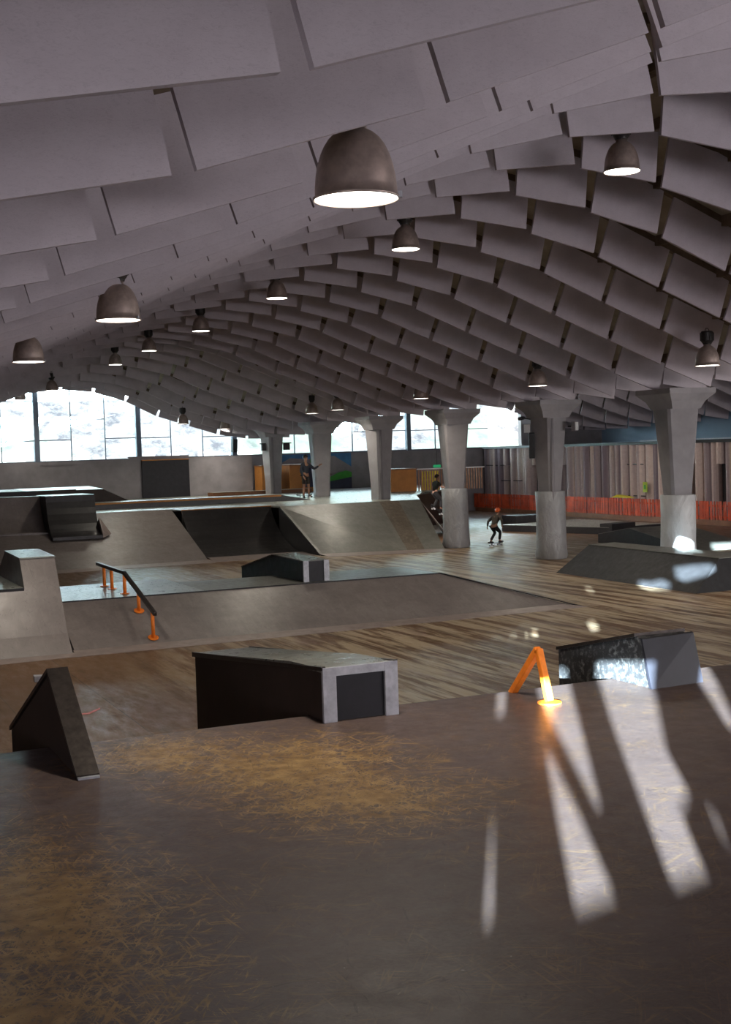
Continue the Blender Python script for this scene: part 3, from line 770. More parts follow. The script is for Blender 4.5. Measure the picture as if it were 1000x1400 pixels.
bm = bmesh.new(); bx(bm, 25.6, 43.1, .001, 27.2, 44.2, .50); link('upper_block', bm, 'black', e)

# small things lying on the floor
bm = bmesh.new()
for (xa, ya, xb, yb) in ((2.86, 16.2, 3.25, 16.1), (3.25, 16.1, 3.45, 16.35), (3.1, 16.35, 3.2, 16.7)):
    slab(bm, [(xa, ya, .004), (xb, yb, .004), (xb + .02, yb + .09, .004), (xa, ya + .09, .004)], .003)
tag(link('floor_tape', bm, plain('pink tape', (.55, .14, .12), .6, .2, 8)), 'torn strips of pink tape stuck on the brown floor at left', 'tape')
bm = bmesh.new(); hexa(bm, [(3.05, 18.9, .001), (3.42, 18.8, .001), (3.46, 19.2, .001), (3.1, 19.3, .001), (3.05, 18.9, .09), (3.42, 18.8, .09), (3.46, 19.2, .05), (3.1, 19.3, .05)])
tag(bevel(link('wood_offcut', bm, 'trim'), .006), 'small grey offcut lying on the floor before the grey ramp', 'offcut')

# ------------------------------------------------------------------ raised deck at the back
DK = deckz
e = empty('raised_deck', (0, 0, 0), 0, 'raised skate deck across the back of the hall with pale shiny top', 'skate platform')
bm = bmesh.new()
slab(bm, [(-8.8, 42.6, DK), (11.7, 42.6, DK), (11.7, 42.0, DK), (14.9, 42.0, DK), (14.9, 40.6, DK), (20.2, 40.6, DK), (22.0, 44.5, DK), (24.7, 49.0, DK), (25.9, 49.0, DK), (30.0, 57.4, DK), (-8.8, 57.4, DK)], .05)
link('deck_surface', bm, 'platf', e)
bm = bmesh.new()
slab(bm, [(-8.8, 42.9, DK - .06), (14.9, 42.3, DK - .06), (20.0, 41.2, DK - .06), (21.8, 45.0, DK - .06), (25.8, 49.4, DK - .06), (29.9, 57.4, DK - .06), (-8.8, 57.4, DK - .06)], DK - .07)
link('frame', bm, 'brownply', e)
bm = bmesh.new(); slab(bm, [(20.2, 40.6, DK - .002), (22.0, 44.5, DK - .002), (22.7, 43.8, .01), (20.9, 39.6, .01)], .009); link('side_bank', bm, 'bank', e)

e = empty('left_bank', (0, 0, 0), 0, 'wide grey brown bank at left leading up to the raised deck', 'skate ramp')
bm = bmesh.new(); slab(bm, [(-8.8, 37.3, .012), (11.45, 37.6, .012), (11.7, 42.6, DK), (-8.8, 42.6, DK)], .011); link('ramp_surface', bm, 'bank', e)
bm = bmesh.new(); slab(bm, [(-8.8, 36.7, .007), (11.5, 37.05, .007), (11.5, 37.7, .05), (-8.8, 37.4, .05)], .006); link('toe_plate', bm, 'steel', e)
bm = bmesh.new(); hexa(bm, [(-8.8, 37.6, .001), (11.44, 37.9, .001), (11.66, 42.6, .001), (-8.8, 42.6, .001), (-8.8, 37.62, .02), (11.44, 37.95, .02), (11.66, 42.55, DK - .06), (-8.8, 42.55, DK - .06)]); link('frame', bm, 'brownply', e)

e = empty('quarter_pipe', (0, 0, 0), 0, 'dark curved quarter pipe with an orange edge between the two back banks', 'quarter pipe')
bm = bmesh.new(); R_ = 2.5; pr = []
for i in range(13):
    a = math.radians(5 + 62 * i / 12); pr.append((38.2 + R_ * math.sin(a) * 1.38, .012 + (DK) * (1 - math.cos(a)) / (1 - math.cos(math.radians(67)))))
y9 = pr[-1][0]
prismX(bm, pr + [(y9 + .02, 0.002), (38.2, .002)], 11.72, 14.86); link('ramp_surface', bm, 'dark', e, False)
bm = bmesh.new(); bx(bm, 11.72, y9 - .02, DK - .10, 14.88, y9 + .03, DK + .01); link('orange_edge', bm, 'wood', e)
bm = bmesh.new(); bx(bm, 11.72, y9 + .03, DK - .03, 14.88, 42.3, DK + .004); link('coping_strip', bm, 'platf', e)
bm = bmesh.new(); slab(bm, [(11.5, 37.2, .008), (14.86, 37.2, .008), (14.86, 38.5, .05), (11.7, 38.5, .05)], .007); link('toe_plate', bm, 'steel', e)

e = empty('right_bank', (0, 0, 0), 0, 'shiny grey bank with a worn brown stripe beside the grey wrapped column', 'skate ramp')
def rb(u, v): # u 0..1 left to right, v 0..1 bottom to top
    a = Vector((14.9, 37.0, .012)).lerp(Vector((18.7, 35.9, .012)), u); b = Vector((14.9, 40.6, DK)).lerp(Vector((20.2, 40.6, DK)), u)
    return tuple(a.lerp(b, v))
bm = bmesh.new(); slab(bm, [rb(0, 0), rb(.70, 0), rb(.70, 1), rb(0, 1)], .011); link('ramp_surface', bm, 'bankg', e)
bm = bmesh.new(); slab(bm, [rb(.70, 0), rb(.84, 0), rb(.84, 1), rb(.70, 1)], .011)
link('worn_stripe', bm, m_ramp('worn brown stripe', (0.09, 0.07, 0.05), (0.17, 0.14, 0.11), .35, .6, (3, 2, 1), .8, (.3, .26, .2)), e)
bm = bmesh.new(); slab(bm, [rb(.84, 0), rb(1, 0), rb(1, 1), rb(.84, 1)], .011); link('ramp_surface', bm, 'bankg', e)
bm = bmesh.new(); prismX(bm, [(37.05, .001), (40.6, DK - .02), (40.6, .001)], 14.88, 14.90); link('side_panel', bm, 'slot', e)
bm = bmesh.new(); a = rb(0, 0); b = rb(1, 0); slab(bm, [(14.9, 36.3, .008), (18.8, 35.3, .008), (18.7, 36.0, .05), (14.9, 37.1, .05)], .007); link('toe_plate', bm, 'steel', e)

# long low ledges on the deck
def ledge(x0, x1, y0, y1, z0, z1, label, face='dark', strip=True, taper=0):
    e = empty('deck_ledge', ((x0 + x1) / 2, y0, z0), 0, label, 'skate ledge'); cx = (x0 + x1) / 2
    bm = bmesh.new(); hexa(bm, [(x0 - cx, 0, 0.002), (x1 - cx, 0, 0.002), (x1 - cx, y1 - y0, 0.002), (x0 - cx, y1 - y0, 0.002), (x0 - cx, 0, z1 - z0), (x1 - cx - taper, 0, z1 - z0), (x1 - cx - taper, y1 - y0, z1 - z0), (x0 - cx, y1 - y0, z1 - z0)])
    link('body', bm, face, e)
    if strip:
        bm = bmesh.new(); bx(bm, x0 - cx, -.02, z1 - z0 - .06, x1 - cx - taper, -.0005, z1 - z0 - .005); link('orange_edge', bm, 'wood', e)
    bm = bmesh.new(); slab(bm, [(x0 - cx, -.02, z1 - z0 + .012), (x1 - cx - taper, -.02, z1 - z0 + .012), (x1 - cx - taper, y1 - y0, z1 - z0 + .012), (x0 - cx, y1 - y0, z1 - z0 + .012)], .011); link('top_sheet', bm, 'platf', e)
    return e
ledge(8.9, 17.8, 45.0, 46.05, DK, DK + .24, 'long low dark ledge with pale top crossing the raised deck', taper=1.2)
ledge(16.8, 21.5, 54.2, 54.95, DK, DK + .15, 'thin brown edged ledge at the foot of the far grey wall', 'kick', False)

# upper tier at left
e = empty('upper_quarter_pipe', (0, 0, 0), 0, 'brown curved upper quarter pipe at the far left with dark rim', 'quarter pipe')
pr = []
for i in range(11):
    a = math.radians(78 * i / 10); pr.append((40.75 + 1.2 * math.sin(a), 1.0 + 1.10 * (1 - math.cos(a)) / (1 - math.cos(math.radians(78)))))
bm = bmesh.new(); prismX(bm, pr + [(43.5, 2.10), (43.5, DK + .003), (42.8, DK + .003), (41.4, 1.12), (40.75, .93)], -8.8, 7.2); link('ramp_surface', bm, 'bank', e)
bm = bmesh.new(); bx(bm, -8.8, 42.6, 2.11, 7.2, 42.7, 2.27); link('dark_rim', bm, 'blackm', e)
e = empty('steep_quarter_extension', (0, 0, 0), 0, 'small black steep quarter pipe extension standing on the left bank', 'quarter pipe')
pr = []
for i in range(11):
    a = math.radians(84 * i / 10); pr.append((39.95 + 1.0 * math.sin(a), .86 + 1.26 * (1 - math.cos(a)) / (1 - math.cos(math.radians(84)))))
bm = bmesh.new(); prismX(bm, pr + [(42.9, 2.12), (42.9, DK + .004), (42.6, DK + .004), (39.95, .76)], 7.21, 8.75); link('ramp_surface', bm, 'dark', e)
bm = bmesh.new(); hexa(bm, [(8.76, 39.95, .77), (9.1, 40.3, .87), (8.78, 40.9, 1.03), (8.76, 40.9, 1.03), (8.76, 39.96, .86), (8.78, 40.1, .93), (8.78, 40.5, 1.4), (8.76, 40.5, 1.4)]); link('side_wing', bm, 'steel', e)
e = empty('upper_deck', (0, 0, 0), 0, 'upper platform behind the black extension with a bluish sloping end', 'skate platform')
bm = bmesh.new(); hexa(bm, [(-8.8, 46.2, DK + .002), (11.6, 46.2, DK + .002), (12.0, 52.5, DK + .002), (-8.8, 52.5, DK + .002), (-8.8, 46.2, 2.15), (10.2, 46.2, 2.15), (11.0, 52.5, 2.15), (-8.8, 52.5, 2.15)])
o = link('body', bm, 'brownply', e)
bm = bmesh.new(); slab(bm, [(7.6, 46.3, 2.165), (10.2, 46.2, 2.165), (11.0, 52.5, 2.165), (8.0, 52.5, 2.165)], .012); link('top_sheet', bm, 'platf', e)
bm = bmesh.new(); slab(bm, [(10.22, 46.2, 2.16), (11.62, 46.2, DK + .02), (12.02, 52.5, DK + .02), (11.02, 52.5, 2.16)], .012); link('sloping_end', bm, 'platf', e)
bm = bmesh.new(); bx(bm, -8.8, 46.1, DK + .25, 9.2, 46.19, 2.19); link('dark_front', bm, 'brownply', e)
# the ledge starts where the upper platform ends

# far grey board wall, black box wall, booths
bm = bmesh.new(); bx(bm, -8.8, 56.0, DK + .001, 19.3, 56.15, 3.20); bx(bm, 13.55, 55.98, 3.20, 16.3, 56.16, 3.31); bx(bm, 9.7, 55.985, 3.06, 11.2, 55.9995, 3.17)
tag(link('board_wall', bm, 'greywall'), 'long scuffed grey board wall below the far windows', 'wall panel')
e = empty('wallride', (15.1, 56.0, DK), 0, 'tall black wallride panel with a thin orange rim against the grey board wall', 'wallride')
bm = bmesh.new(); hexa(bm, [(-1.0, -.16, .002), (1.15, -.16, .002), (1.15, -.02, .002), (-1.0, -.02, .002), (-1.0, -.15, 1.66), (1.15, -.15, 1.66), (1.15, -.02, 1.66), (-1.0, -.02, 1.66)]); link('panel', bm, 'navy', e)
bm = bmesh.new(); bx(bm, -1.0, -.17, 1.661, 1.15, -.02, 1.70); link('orange_rim', bm, 'wood', e)
def booth(x0, x1, y0, y1, h, label, dark=None, slats=None):
    cx = (x0 + x1) / 2; e = empty('plywood_booth', (cx, y0, DK), 0, label, 'booth')
    bm = bmesh.new(); bx(bm, x0 - cx, 0, .002, x1 - cx, y1 - y0, h); bevel(link('body', bm, 'wood', e), .01)
    bm = bmesh.new(); bx(bm, x0 - cx - .03, -.03, h + .001, x1 - cx + .03, y1 - y0, h + .05); link('counter_top', bm, 'kick', e)
    if dark:
        bm = bmesh.new(); bx(bm, dark[0] - cx, -.02, dark[2], dark[1] - cx, -.001, dark[3]); link('dark_panel', bm, 'mnavy', e)
    return e
booth(19.4, 20.35, 55.0, 56.0, 1.22, 'orange plywood booth left of the farthest column')
booth(20.75, 22.6, 55.0, 56.5, 1.22, 'orange plywood booth with a dark blue panel behind the standing person', (21.35, 22.4, .2, 1.1))
booth(23.0, 24.2, 48.9, 50.4, .93, 'orange plywood box at the left end of the slatted screen')
e = empty('slatted_screen', (24.3, 49.05, DK), math.radians(-8), 'backlit screen of thin brown upright slats beside the plywood box', 'screen')
bm = bmesh.new(); yy = 0
for i in range(26): bx(bm, .05 + i * .115, -.02, .002, .05 + i * .115 + .055, .02, .90)
link('slats', bm, plain('pinkish slats', (.32, .17, .10), .6, .3), e)
bm = bmesh.new(); bx(bm, 0, -.03, .901, 3.1, .03, .95); link('top_rail', bm, 'white', e)
bm = bmesh.new(); bx(bm, .35, .5, .002, 1.15, .54, .82); link('yellow_backing', bm, 'yellow', e)

# mural on the end wall (generic shapes)
e = empty('mural_panel', (23.6, 57.48, DK), 0, 'painted mural with green and red brown shapes over dark blue below the windows', 'mural')
def flat(pts, d): 
    bm = bmesh.new(); a = [bm.verts.new((x, -d, z)) for x, z in pts]; b = [bm.verts.new((x, -d + .004, z)) for x, z in pts]
    bm.faces.new(a[::-1]); bm.faces.new(b)
    n = len(pts)
    for i in range(n): bm.faces.new((a[i], a[(i + 1) % n], b[(i + 1) % n], b[i]))
    bmesh.ops.recalc_face_normals(bm, faces=bm.faces[:]); return bm
link('background', flat([(-2.6, .003), (1.3, .003), (1.3, 1.72), (-2.6, 1.72)], .03), 'greywall', e)
link('blue_sky', flat([(-2.6, 1.2), (-1.9, 1.55), (-.6, 1.45), (.4, 1.6), (1.3, 1.05), (1.3, 1.72), (-2.6, 1.72)], .035), 'mblue', e)
link('navy_ground', flat([(-2.6, .003), (1.3, .003), (1.3, .62), (.6, .45), (-.3, .35), (-1.0, .3), (-2.6, .2)], .035), 'mnavy', e)
link('green_hill', flat([(-.4, .28), (1.3, .55), (1.3, .78), (1.0, .86), (.6, .78), (.2, .60), (-.1, .5)], .04), 'green', e)
link('brown_shape', flat([(-1.0, .2), (-.3, .32), (.0, .55), (.25, .72), (0, .8), (-.15, 1.05), (-.5, 1.1), (-.7, .9), (-1.1, .8)], .045), 'mbrown', e)
link('green_shape', flat([(-.75, 1.15), (-.45, 1.12), (-.28, 1.3), (-.25, 1.68), (-.38, 1.68), (-.45, 1.4), (-.62, 1.42), (-.68, 1.68), (-.82, 1.68), (-.86, 1.35)], .05), 'green', e)

# orange slat fence along the ribbed building
e = empty('orange_fence', (31.6, 27.5, 0), 0, 'low orange red slatted fence along the ribbed building at right', 'fence')
bm = bmesh.new(); yy = 0.0
while yy < 29.6:
    wd = random.choice((.06, .09, .12, .16, .22)); bx(bm, 0, yy, .20, .02, yy + wd, .90 + random.choice((0, 0, .01))); yy += wd + random.choice((.02, .04, .05, .08))
link('slats', bm, 'fence', e)
bm = bmesh.new(); bx(bm, .021, 0, .70, .05, 29.6, .76); bx(bm, .021, 0, .28, .05, 29.6, .34); link('rail', bm, 'fence', e)
bm = bmesh.new(); bx(bm, -.06, 0, .001, .06, 29.6, .20); link('kick_board', bm, 'kick', e)
e = empty('yellow_board', (31.72, 44.6, .92), 0, 'bright yellow board lying on top of the orange fence', 'board')
bm = bmesh.new(); hexa(bm, [(-.12, -.7, 0), (.1, -.7, 0), (.1, .7, 0), (-.12, .7, 0), (-.12, -.35, .07), (.1, -.35, .07), (.1, .3, .12), (-.12, .3, .12)]); link('sheet', bm, 'yellow', e)
e = empty('green_poster', (32.03, 43.5, 1.15), 0, 'small yellow green poster on the ribbed wall above the fence', 'poster')
bm = bmesh.new(); bx(bm, -.01, -.14, 0, .01, .14, .42); link('sheet', bm, plain('lime sheet', (.42, .55, .05), .5, .2, 8), e)
bm = bmesh.new(); bx(bm, -.016, -.06, .12, -.0105, .06, .30); link('mark', bm, 'green', e)

# ------------------------------------------------------------------ people
def skin_obj(name, verts, edges, radii, mat, parent, root=0, sub=2):
    me = bpy.data.meshes.new(name); me.from_pydata([tuple(v) for v in verts], edges, []); me.materials.append(MT[mat] if isinstance(mat, str) else mat)
    o = bpy.data.objects.new(name, me); C.objects.link(o); o.parent = parent
    m = o.modifiers.new('skin', 'SKIN'); m.use_smooth_shade = True
    for i, r in enumerate(radii):
        sv = me.skin_vertices[0].data[i]; sv.radius = (r, r) if isinstance(r, (int, float)) else r; sv.use_root = (i == root)
    s = o.modifiers.new('subsurf', 'SUBSURF'); s.levels = sub; s.render_levels = sub
    return o
def person(loc, rz, s, J, label, top, bottom, long_legs=False, hair='hair', helmet=None, bare_arms=True):
    """J: joints in a body of 1.75 m facing +Y: pelvis, chest, neck, head, elbows, wrists, knees, ankles (L = -X side)"""
    e = empty('person', loc, rz, label, 'person'); e.scale = (s, s, s)
    V = Vector; P = {k: V(v) for k, v in J.items()}
    up_ = (P['neck'] - P['pelvis']).normalized()
    fw_ = V(J.get('face', (0, 1, 0))).normalized()
    verts = []; edges = []; rad = []
    def av(p, r, q=None):
        verts.append(V(p)); rad.append(r)
        if q is not None: edges.append((q, len(verts) - 1))
        return len(verts) - 1
    pv = av(P['pelvis'], (.125, .10)); sp_ = av(P['pelvis'].lerp(P['chest'], .5), (.115, .09), pv); ch = av(P['chest'], (.145, .105), sp_)
    nk = av(P['neck'], .055, ch); hb = av(P['neck'].lerp(P['head'], .45), .066, nk); hm = av(P['head'], .092, hb); ht = av(P['head'] + (P['head'] - P['neck']).normalized() * .085, .07, hm)
    av(P['head'] + fw_ * .105 - V((0, 0, .02)), .014, hm)
    for sx, S in ((-1, 'L'), (1, 'R')):
        lat = V((sx, 0, 0)); lat = (lat - fw_ * lat.dot(fw_) * 0)
        sh = P.get('sh' + S, P['chest'] + lat * .185 + up_ * .07)
        P['sh' + S] = sh
        a = av(sh, .055, ch); b = av(P['el' + S], .040, a); c = av(P['wr' + S], .027, b)
        d = (P['wr' + S] - P['el' + S]).normalized(); side = d.cross(fw_); side = side.normalized() if side.length > .1 else V((1, 0, 0))
        pm = av(P['wr' + S] + d * .05, (.034, .016), c)
        for fi, (off, ln) in enumerate(((-.027, .062), (-.010, .075), (.009, .072), (.026, .056))):
            f1 = av(P['wr' + S] + d * (.085) + side * off, .0085, pm); f2 = av(verts[f1] + d * ln * .6 + fw_ * .018, .0075, f1); av(verts[f2] + d * ln * .3 + fw_ * .028, .006, f2)
        th = av(P['wr' + S] + d * .045 - side * .04 + fw_ * .015, .010, pm); av(verts[th] + d * .035 - side * .012 + fw_ * .01, .008, th)
        hp = av(P['pelvis'] + V((sx * .09, 0, -.05)), .095, pv); kn = av(P['kn' + S], .06, hp); an = av(P['an' + S], .042, kn)
        ft = V(J.get('toe' + S, (0, 1, 0))).normalized()
        av(P['an' + S] + V((0, 0, -.05)) + ft * .13, (.04, .028), an)
        # shoes
        av2 = [P['an' + S] + V((0, 0, -.045)) - ft * .045, P['an' + S] + V((0, 0, -.05)) + ft * .06, P['an' + S] + V((0, 0, -.06)) + ft * .17]
        skin_obj('shoe', av2, [(0, 1), (1, 2)], [(.046, .05), (.048, .04), (.044, .03)], 'blackm', e)
    skin_obj('body', verts, edges, rad, 'skin', e)
    # shirt
    sv = [P['pelvis'] + V((0, 0, .0)), P['pelvis'].lerp(P['chest'], .5), P['chest'], P['neck'] - up_ * .02]
    sr = [(.15, .125), (.138, .112), (.168, .128), .07]; se = [(0, 1), (1, 2), (2, 3)]
    for S in 'LR':
        sv.append(P['sh' + S]); sr.append(.072); se.append((2, len(sv) - 1))
        if bare_arms: sv.append(P['sh' + S].lerp(P['el' + S], .75)); sr.append(.062); se.append((len(sv) - 2, len(sv) - 1))
        else:
            sv.append(P['el' + S]); sr.append(.055); se.append((len(sv) - 2, len(sv) - 1)); sv.append(P['el' + S].lerp(P['wr' + S], .93)); sr.append(.042); se.append((len(sv) - 2, len(sv) - 1))
    skin_obj('top', sv, se, sr, top, e)
    pv_ = [P['pelvis'] + V((0, 0, .03))]; pr_ = [(.145, .125)]; pe = []
    for sx, S in ((-1, 'L'), (1, 'R')):
        pv_.append(P['pelvis'] + V((sx * .092, 0, -.07))); pr_.append(.108); pe.append((0, len(pv_) - 1))
        hp_ = pv_[-1]
        if long_legs:
            pv_.append(P['kn' + S]); pr_.append(.075); pe.append((len(pv_) - 2, len(pv_) - 1)); pv_.append(P['kn' + S].lerp(P['an' + S], .92)); pr_.append(.058); pe.append((len(pv_) - 2, len(pv_) - 1))
        else:
            pv_.append(hp_.lerp(P['kn' + S], .95)); pr_.append(.092); pe.append((len(pv_) - 2, len(pv_) - 1))
    skin_obj('trousers' if long_legs else 'shorts', pv_, pe, pr_, bottom, e)
    hd = P['head']
    bm = bmesh.new(); bmesh.ops.create_uvsphere(bm, u_segments=20, v_segments=12, radius=.112 if not helmet else .13)
    bmesh.ops.delete(bm, geom=[v for v in bm.verts if v.co.z < (-.02 if not helmet else .0) and v.co.dot(fw_) > -.02 or v.co.z < -.075], context='VERTS')
    for v in bm.verts: v.co = v.co + hd + V((0, 0, .035)) - fw_ * .012
    o = link('helmet' if helmet else 'hair', bm, helmet or hair, e, True); sm = o.modifiers.new('solid', 'SOLIDIFY'); sm.thickness = .012
    rgt = fw_.cross(V((0, 0, 1))).normalized()
    for sx in (-1, 1):
        bm = bmesh.new(); bmesh.ops.create_uvsphere(bm, u_segments=10, v_segments=8, radius=.012)
        for v in bm.verts: v.co = v.co + hd + fw_ * .083 + rgt * (sx * .032) + V((0, 0, .012))
        link('eye', bm, 'blackm', e, True)
        bm = bmesh.new(); bmesh.ops.create_uvsphere(bm, u_segments=10, v_segments=8, radius=.026)
        for v in bm.verts: v.co = Vector((v.co.x * .5, v.co.y * .8, v.co.z)) + hd + rgt * (sx * .094) + V((0, 0, -.01))
        link('ear', bm, 'skin', e, True)
    return e
def skateboard(loc, rz, pitch, s, label):
    e = empty('skateboard', loc, 0, label, 'skateboard'); e.rotation_euler = (0, pitch, rz); e.scale = (s, s, s)
    bm = bmesh.new(); n = 16; rows = []
    for i in range(n + 1):
        x = -.40 + .80 * i / n; t = abs(x) / .40; wd = .10 * (1 - max(0, (t - .78) / .22) ** 2 * .75); z = .095 + (max(0, (t - .72)) * .18)
        rows.append([bm.verts.new((x, -wd, z)), bm.verts.new((x, wd, z)), bm.verts.new((x, wd, z + .012)), bm.verts.new((x, -wd, z + .012))])
    for a, b in zip(rows, rows[1:]):
        for q in range(4): bm.faces.new((a[q], a[(q + 1) % 4], b[(q + 1) % 4], b[q]))
    bm.faces.new(rows[0]); bm.faces.new(rows[-1][::-1]); bmesh.ops.recalc_face_normals(bm, faces=bm.faces[:]); link('deck', bm, 'blackm', e)
    for x in (-.22, .22):
        bm = bmesh.new(); tube(bm, (x, -.085, .035), (x, .085, .035), .012, 8); tube(bm, (x, 0, .035), (x, 0, .095), .022, 8, .03); t = link('truck', bm, 'trim', e)
        for y in (-.085, .085):
            bm = bmesh.new(); tube(bm, (x, y - .016, .03), (x, y + .016, .03), .029, 14); link('wheel', bm, 'white', t)
    return e
shirt_d = plain('charcoal shirt', (.020, .024, .034), .85, .2, 12); shorts_d = plain('dark shorts', (.022, .017, .016), .85, .2, 12)
jacket = plain('olive brown hoodie', (.085, .072, .058), .85, .25, 12); trous = plain('black trousers', (.014, .014, .016), .8, .2, 12)
helm_o = plain('orange helmet', (.75, .13, .03), .4, .1, 8); shirt_k = plain('black shirt with yellow print', (.02, .022, .016), .8, .4, 5)
# standing adult, one arm reaching to the column
person((18.55, 47.4, DK + .001), math.radians(200), .97, dict(pelvis=(0, 0, .93), chest=(0, .01, 1.28), neck=(0, .02, 1.47), head=(0, .04, 1.62),
    elL=(-.42, .08, 1.16), wrL=(-.62, .14, 1.28), elR=(.27, .02, 1.08), wrR=(.25, .16, .86), knL=(-.12, .02, .50), anL=(-.15, 0, .085), knR=(.12, .03, .50), anR=(.17, .02, .085),
    toeL=(-.35, 1, 0), toeR=(.35, 1, 0)), 'person in dark T-shirt and shorts standing on the deck, arm out to the column', shirt_d, shorts_d, bare_arms=False)
skateboard((18.35, 47.1, DK + .001), math.radians(20), 0, 1.0, 'dark skateboard under the foot of the standing person')
# child with orange helmet rolling on the floor, bent forward
person((20.75, 36.3, .105), math.radians(-66), .76, dict(pelvis=(0, -.06, .72), chest=(.0, .10, 1.02), neck=(0, .20, 1.18), head=(0, .26, 1.32), face=(0, 1, -.15),
    elL=(-.36, .02, .90), wrL=(-.46, .10, .68), elR=(.38, .00, .95), wrR=(.30, .12, .74), knL=(-.10, .16, .42), anL=(-.10, -.20, .075), knR=(.10, .26, .44), anR=(.08, .20, .075),
    toeL=(.3, 1, 0), toeR=(.3, 1, 0)), 'child in orange helmet and olive hoodie skating across the floor', jacket, trous, True, helmet=helm_o, bare_arms=False)
skateboard((20.76, 36.28, .001), math.radians(24), 0, .95, 'small dark skateboard under the child in the orange helmet')
# boy riding down the right hand side of the deck
kz = .92
person((21.25, 41.35, kz + .09), math.radians(-80), .80, dict(pelvis=(0, -.10, .82), chest=(0, -.02, 1.14), neck=(0, .03, 1.32), head=(0, .07, 1.47),
    elL=(-.34, .10, 1.04), wrL=(-.34, .30, 1.0), elR=(.33, .06, 1.04), wrR=(.36, .26, .98), knL=(-.09, .12, .46), anL=(-.09, -.14, .085), knR=(.09, .20, .42), anR=(.09, .14, .06),
    toeL=(.3, 1, -.2), toeR=(.3, 1, -.2)), 'child in black clothes riding down the edge of the raised deck', shirt_k, trous, True, bare_arms=True)
skateboard((21.25, 41.35, kz), math.radians(10), math.radians(32), .9, 'skateboard under the child riding down beside the column')

# ------------------------------------------------------------------ fittings on columns and walls
def floodlight(loc, rz, label):
    e = empty('floodlight', loc, rz, label, 'floodlight')
    bm = bmesh.new(); bx(bm, -.10, -.06, -.13, .10, .06, .13); bevel(link('housing', bm, 'greywall', e), .01)
    bm = bmesh.new(); bx(bm, -.085, -.075, -.115, .085, -.061, .115); link('lens', bm, 'white', e)
    bm = bmesh.new(); bx(bm, -.02, .061, -.02, .02, .20, .02); link('bracket', bm, 'blackm', e)
floodlight((18.98, 31.2, 3.70), math.radians(-40), 'pale floodlight on the left side of the grooved column with grey wrap')
floodlight((20.0, 30.35, 3.72), math.radians(30), 'pale floodlight on the right side of the grooved column with grey wrap')
e = empty('security_camera', (18.85, 31.3, 3.98), 0, 'small black security camera above the left floodlight', 'camera')
bm = bmesh.new(); tube(bm, (-.12, -.1, 0), (.1, .05, .02), .05, 14); link('housing', bm, 'blackm', e, True)
bm = bmesh.new(); tube(bm, (.08, .04, .02), (.32, .0, -.02), .015, 8); link('bracket', bm, 'blackm', e, True)
def speaker(loc, rz, tilt, w_, h_, label):
    e = empty('loudspeaker', loc, rz, label, 'loudspeaker'); e.rotation_euler = (tilt, 0, rz)
    bm = bmesh.new(); bx(bm, -w_ / 2, -.10, -h_ / 2, w_ / 2, .10, h_ / 2); bevel(link('cabinet', bm, 'blackm', e), .015)
    bm = bmesh.new(); bx(bm, -w_ / 2 + .02, -.115, -h_ / 2 + .03, w_ / 2 - .02, -.101, h_ / 2 - .03); link('grille', bm, 'slot', e)
    bm = bmesh.new(); bx(bm, -.02, .101, -.03, .02, .26, .03); link('bracket', bm, 'blackm', e)
speaker((19.02, 31.05, 3.22), math.radians(-30), math.radians(8), .16, .72, 'long black loudspeaker hanging on the left side of the grooved column')
speaker((18.83, 57.1, 3.68), math.radians(10), math.radians(8), .24, .62, 'black loudspeaker at the right end of the arched window')
for (x, y, lab) in ((19.12, 53.75, 'small black box lamp on the left of the farthest column'), (20.0, 53.3, 'small black box lamp on the right of the farthest column')):
    e = empty('box_lamp', (x, y, 3.55), 0, lab, 'lamp'); bm = bmesh.new(); bx(bm, -.14, -.08, -.16, .14, .08, .12); bevel(link('housing', bm, 'blackm', e), .02)
    bm = bmesh.new(); bx(bm, -.18, -.1, .121, .2, .12, .17); link('bracket', bm, 'blackm', e)
e = empty('exit_sign', (29.6, 57.44, 2.35), 0, 'small hanging green exit sign below the far windows', 'sign')
bm = bmesh.new(); bx(bm, -.20, -.02, -.07, .20, .02, .07); link('panel', bm, 'exit', e)
bm = bmesh.new(); tube(bm, (0, 0, .07), (0, 0, .8), .008, 6); link('cord', bm, 'blackm', e)

# ------------------------------------------------------------------ hanging lamps
LAMP_W = 54.0
def make_lamp():
    e = empty('high_bay_lamp', (0, 0, 0))
    bm = bmesh.new(); pr = [(.245, 0), (.252, .006), (.250, .016), (.238, .02)] + [(.238 * math.cos(math.radians(a)) ** .75 + .0, .02 + .385 * math.sin(math.radians(a))) for a in (8, 18, 28, 38, 48, 58, 68, 74)] + [(.075, .40), (.07, .43)]
    lathe(bm, pr, 40); o = link('shade', bm, 'lampshade', e, True); sm = o.modifiers.new('solid', 'SOLIDIFY'); sm.thickness = .006
    bm = bmesh.new(); tube(bm, (0, 0, .008), (0, 0, .012), .236, 40); link('lit_lens', bm, 'lamp_on', e)
    bm = bmesh.new(); lathe(bm, [(.0, .43), (.085, .43), (.09, .45), (.10, .46), (.125, .50), (.13, .66), (.11, .69), (.0, .69)], 20); b = link('ballast', bm, 'ballast', e)
    bm = bmesh.new()
    for i in range(10):
        t = 2 * PI * i / 10; c, s = math.cos(t), math.sin(t); tube(bm, (c * .131, s * .131, .50), (c * .131, s * .131, .66), .008, 6)
    link('cooling_fins', bm, 'ballast', b)
    bm = bmesh.new()
    for i in range(12):
        a, b2 = PI * i / 12, PI * (i + 1) / 12
        tube(bm, (.04 * math.cos(a), 0, .69 + .06 * math.sin(a)), (.04 * math.cos(b2), 0, .69 + .06 * math.sin(b2)), .007, 6)
    link('hook', bm, 'blackm', e)
    bm = bmesh.new(); bx(bm, -.01, -.268, .0, .012, -.246, .035); link('rim_clip', bm, 'trim', e)
    return e
lamp0 = make_lamp()
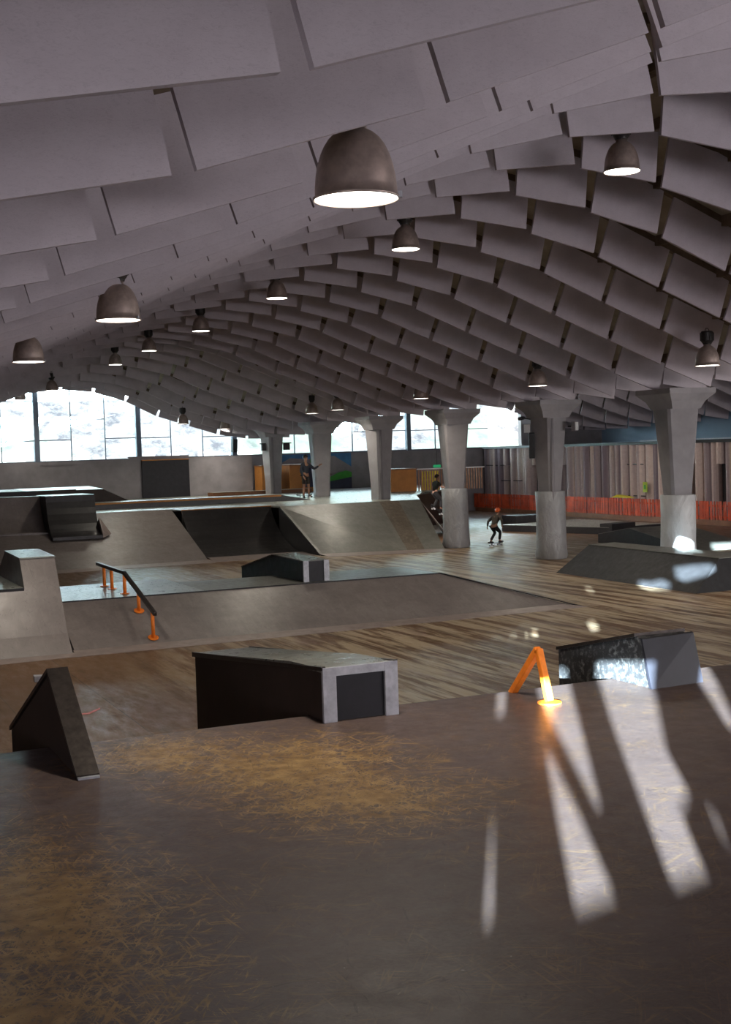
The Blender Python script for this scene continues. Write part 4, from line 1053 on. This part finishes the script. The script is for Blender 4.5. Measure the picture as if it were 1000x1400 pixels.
lamps = [((3.02, 6.77, 4.64), 'large dented metal dome lamp nearest the camera, top centre', 0),
         ((10.42, 14.51, 6.86), 'metal dome lamp hanging at upper right of the picture', 1), ((9.9, 20.15, 6.68), 'second lamp of the crown row, just right of the nearest lamp', 1),
         ((10.4, 28.0, 6.80), 'third lamp of the crown row, left of centre', 1), ((10.5, 34.4, 6.68), 'fourth lamp of the crown row', 1),
         ((10.7, 40.84, 6.68), 'fifth lamp of the crown row', 1), ((10.79, 46.0, 6.62), 'last small lit lamp of the crown row, half sunk in the baffles', 1),
         ((3.33, 13.97, 4.72), 'dome lamp at left, its top cut off by a baffle', 0), ((3.4, 20.26, 4.75), 'dome lamp at the far left edge of the picture', 0),
         ((16.81, 20.68, 4.69), 'dome lamp at the right edge above the white wrapped column', 1), ((17.25, 27.79, 4.71), 'dome lamp hanging left of the grooved grey-wrapped column top', 1),
         ((17.85, 35.59, 4.78), 'dome lamp above the column at the end of the grey bank', 1), ((17.93, 42.43, 4.72), 'right one of the two small lamps above the mural', 1),
         ((18.0, 45.12, 4.70), 'left one of the two small lamps above the mural', 1), ((17.6, 54.6, 4.42), 'tiny lamp in the dark to the left of the farthest column', 1),
         ((15.2, 52.9, 4.62), 'tiny lamp in front of the falling edge of the arched window', 1), ((9.6, 52.04, 6.05), 'dark lamp silhouette at the top of the arched window', 1),
         ((8.9, 55.5, 5.85), 'dark lamp silhouette in front of the window at far left', 1)]
LCH = list(lamp0.children)
for i, (p, lab, on) in enumerate(lamps):
    if i == 0: o = lamp0
    else:
        o = lamp0.copy(); C.objects.link(o)
        for ch in LCH:
            c = ch.copy(); C.objects.link(c); c.parent = o
            for g_ in ch.children:
                d = g_.copy(); C.objects.link(d); d.parent = c
    o.location = p; o.rotation_euler = (0, 0, .7 + i * .9 if i else .95); tag(o, lab, 'ceiling lamp', 'high bay lamps')
    l = bpy.data.lights.new('lamp_light', 'AREA'); l.shape = 'DISK'; l.size = .40; l.energy = LAMP_W; l.color = (1.0, .90, .76); l.spread = math.radians(140)
    lo = bpy.data.objects.new('lamp_light', l); C.objects.link(lo); lo.parent = o; lo.location = (0, 0, -.004)
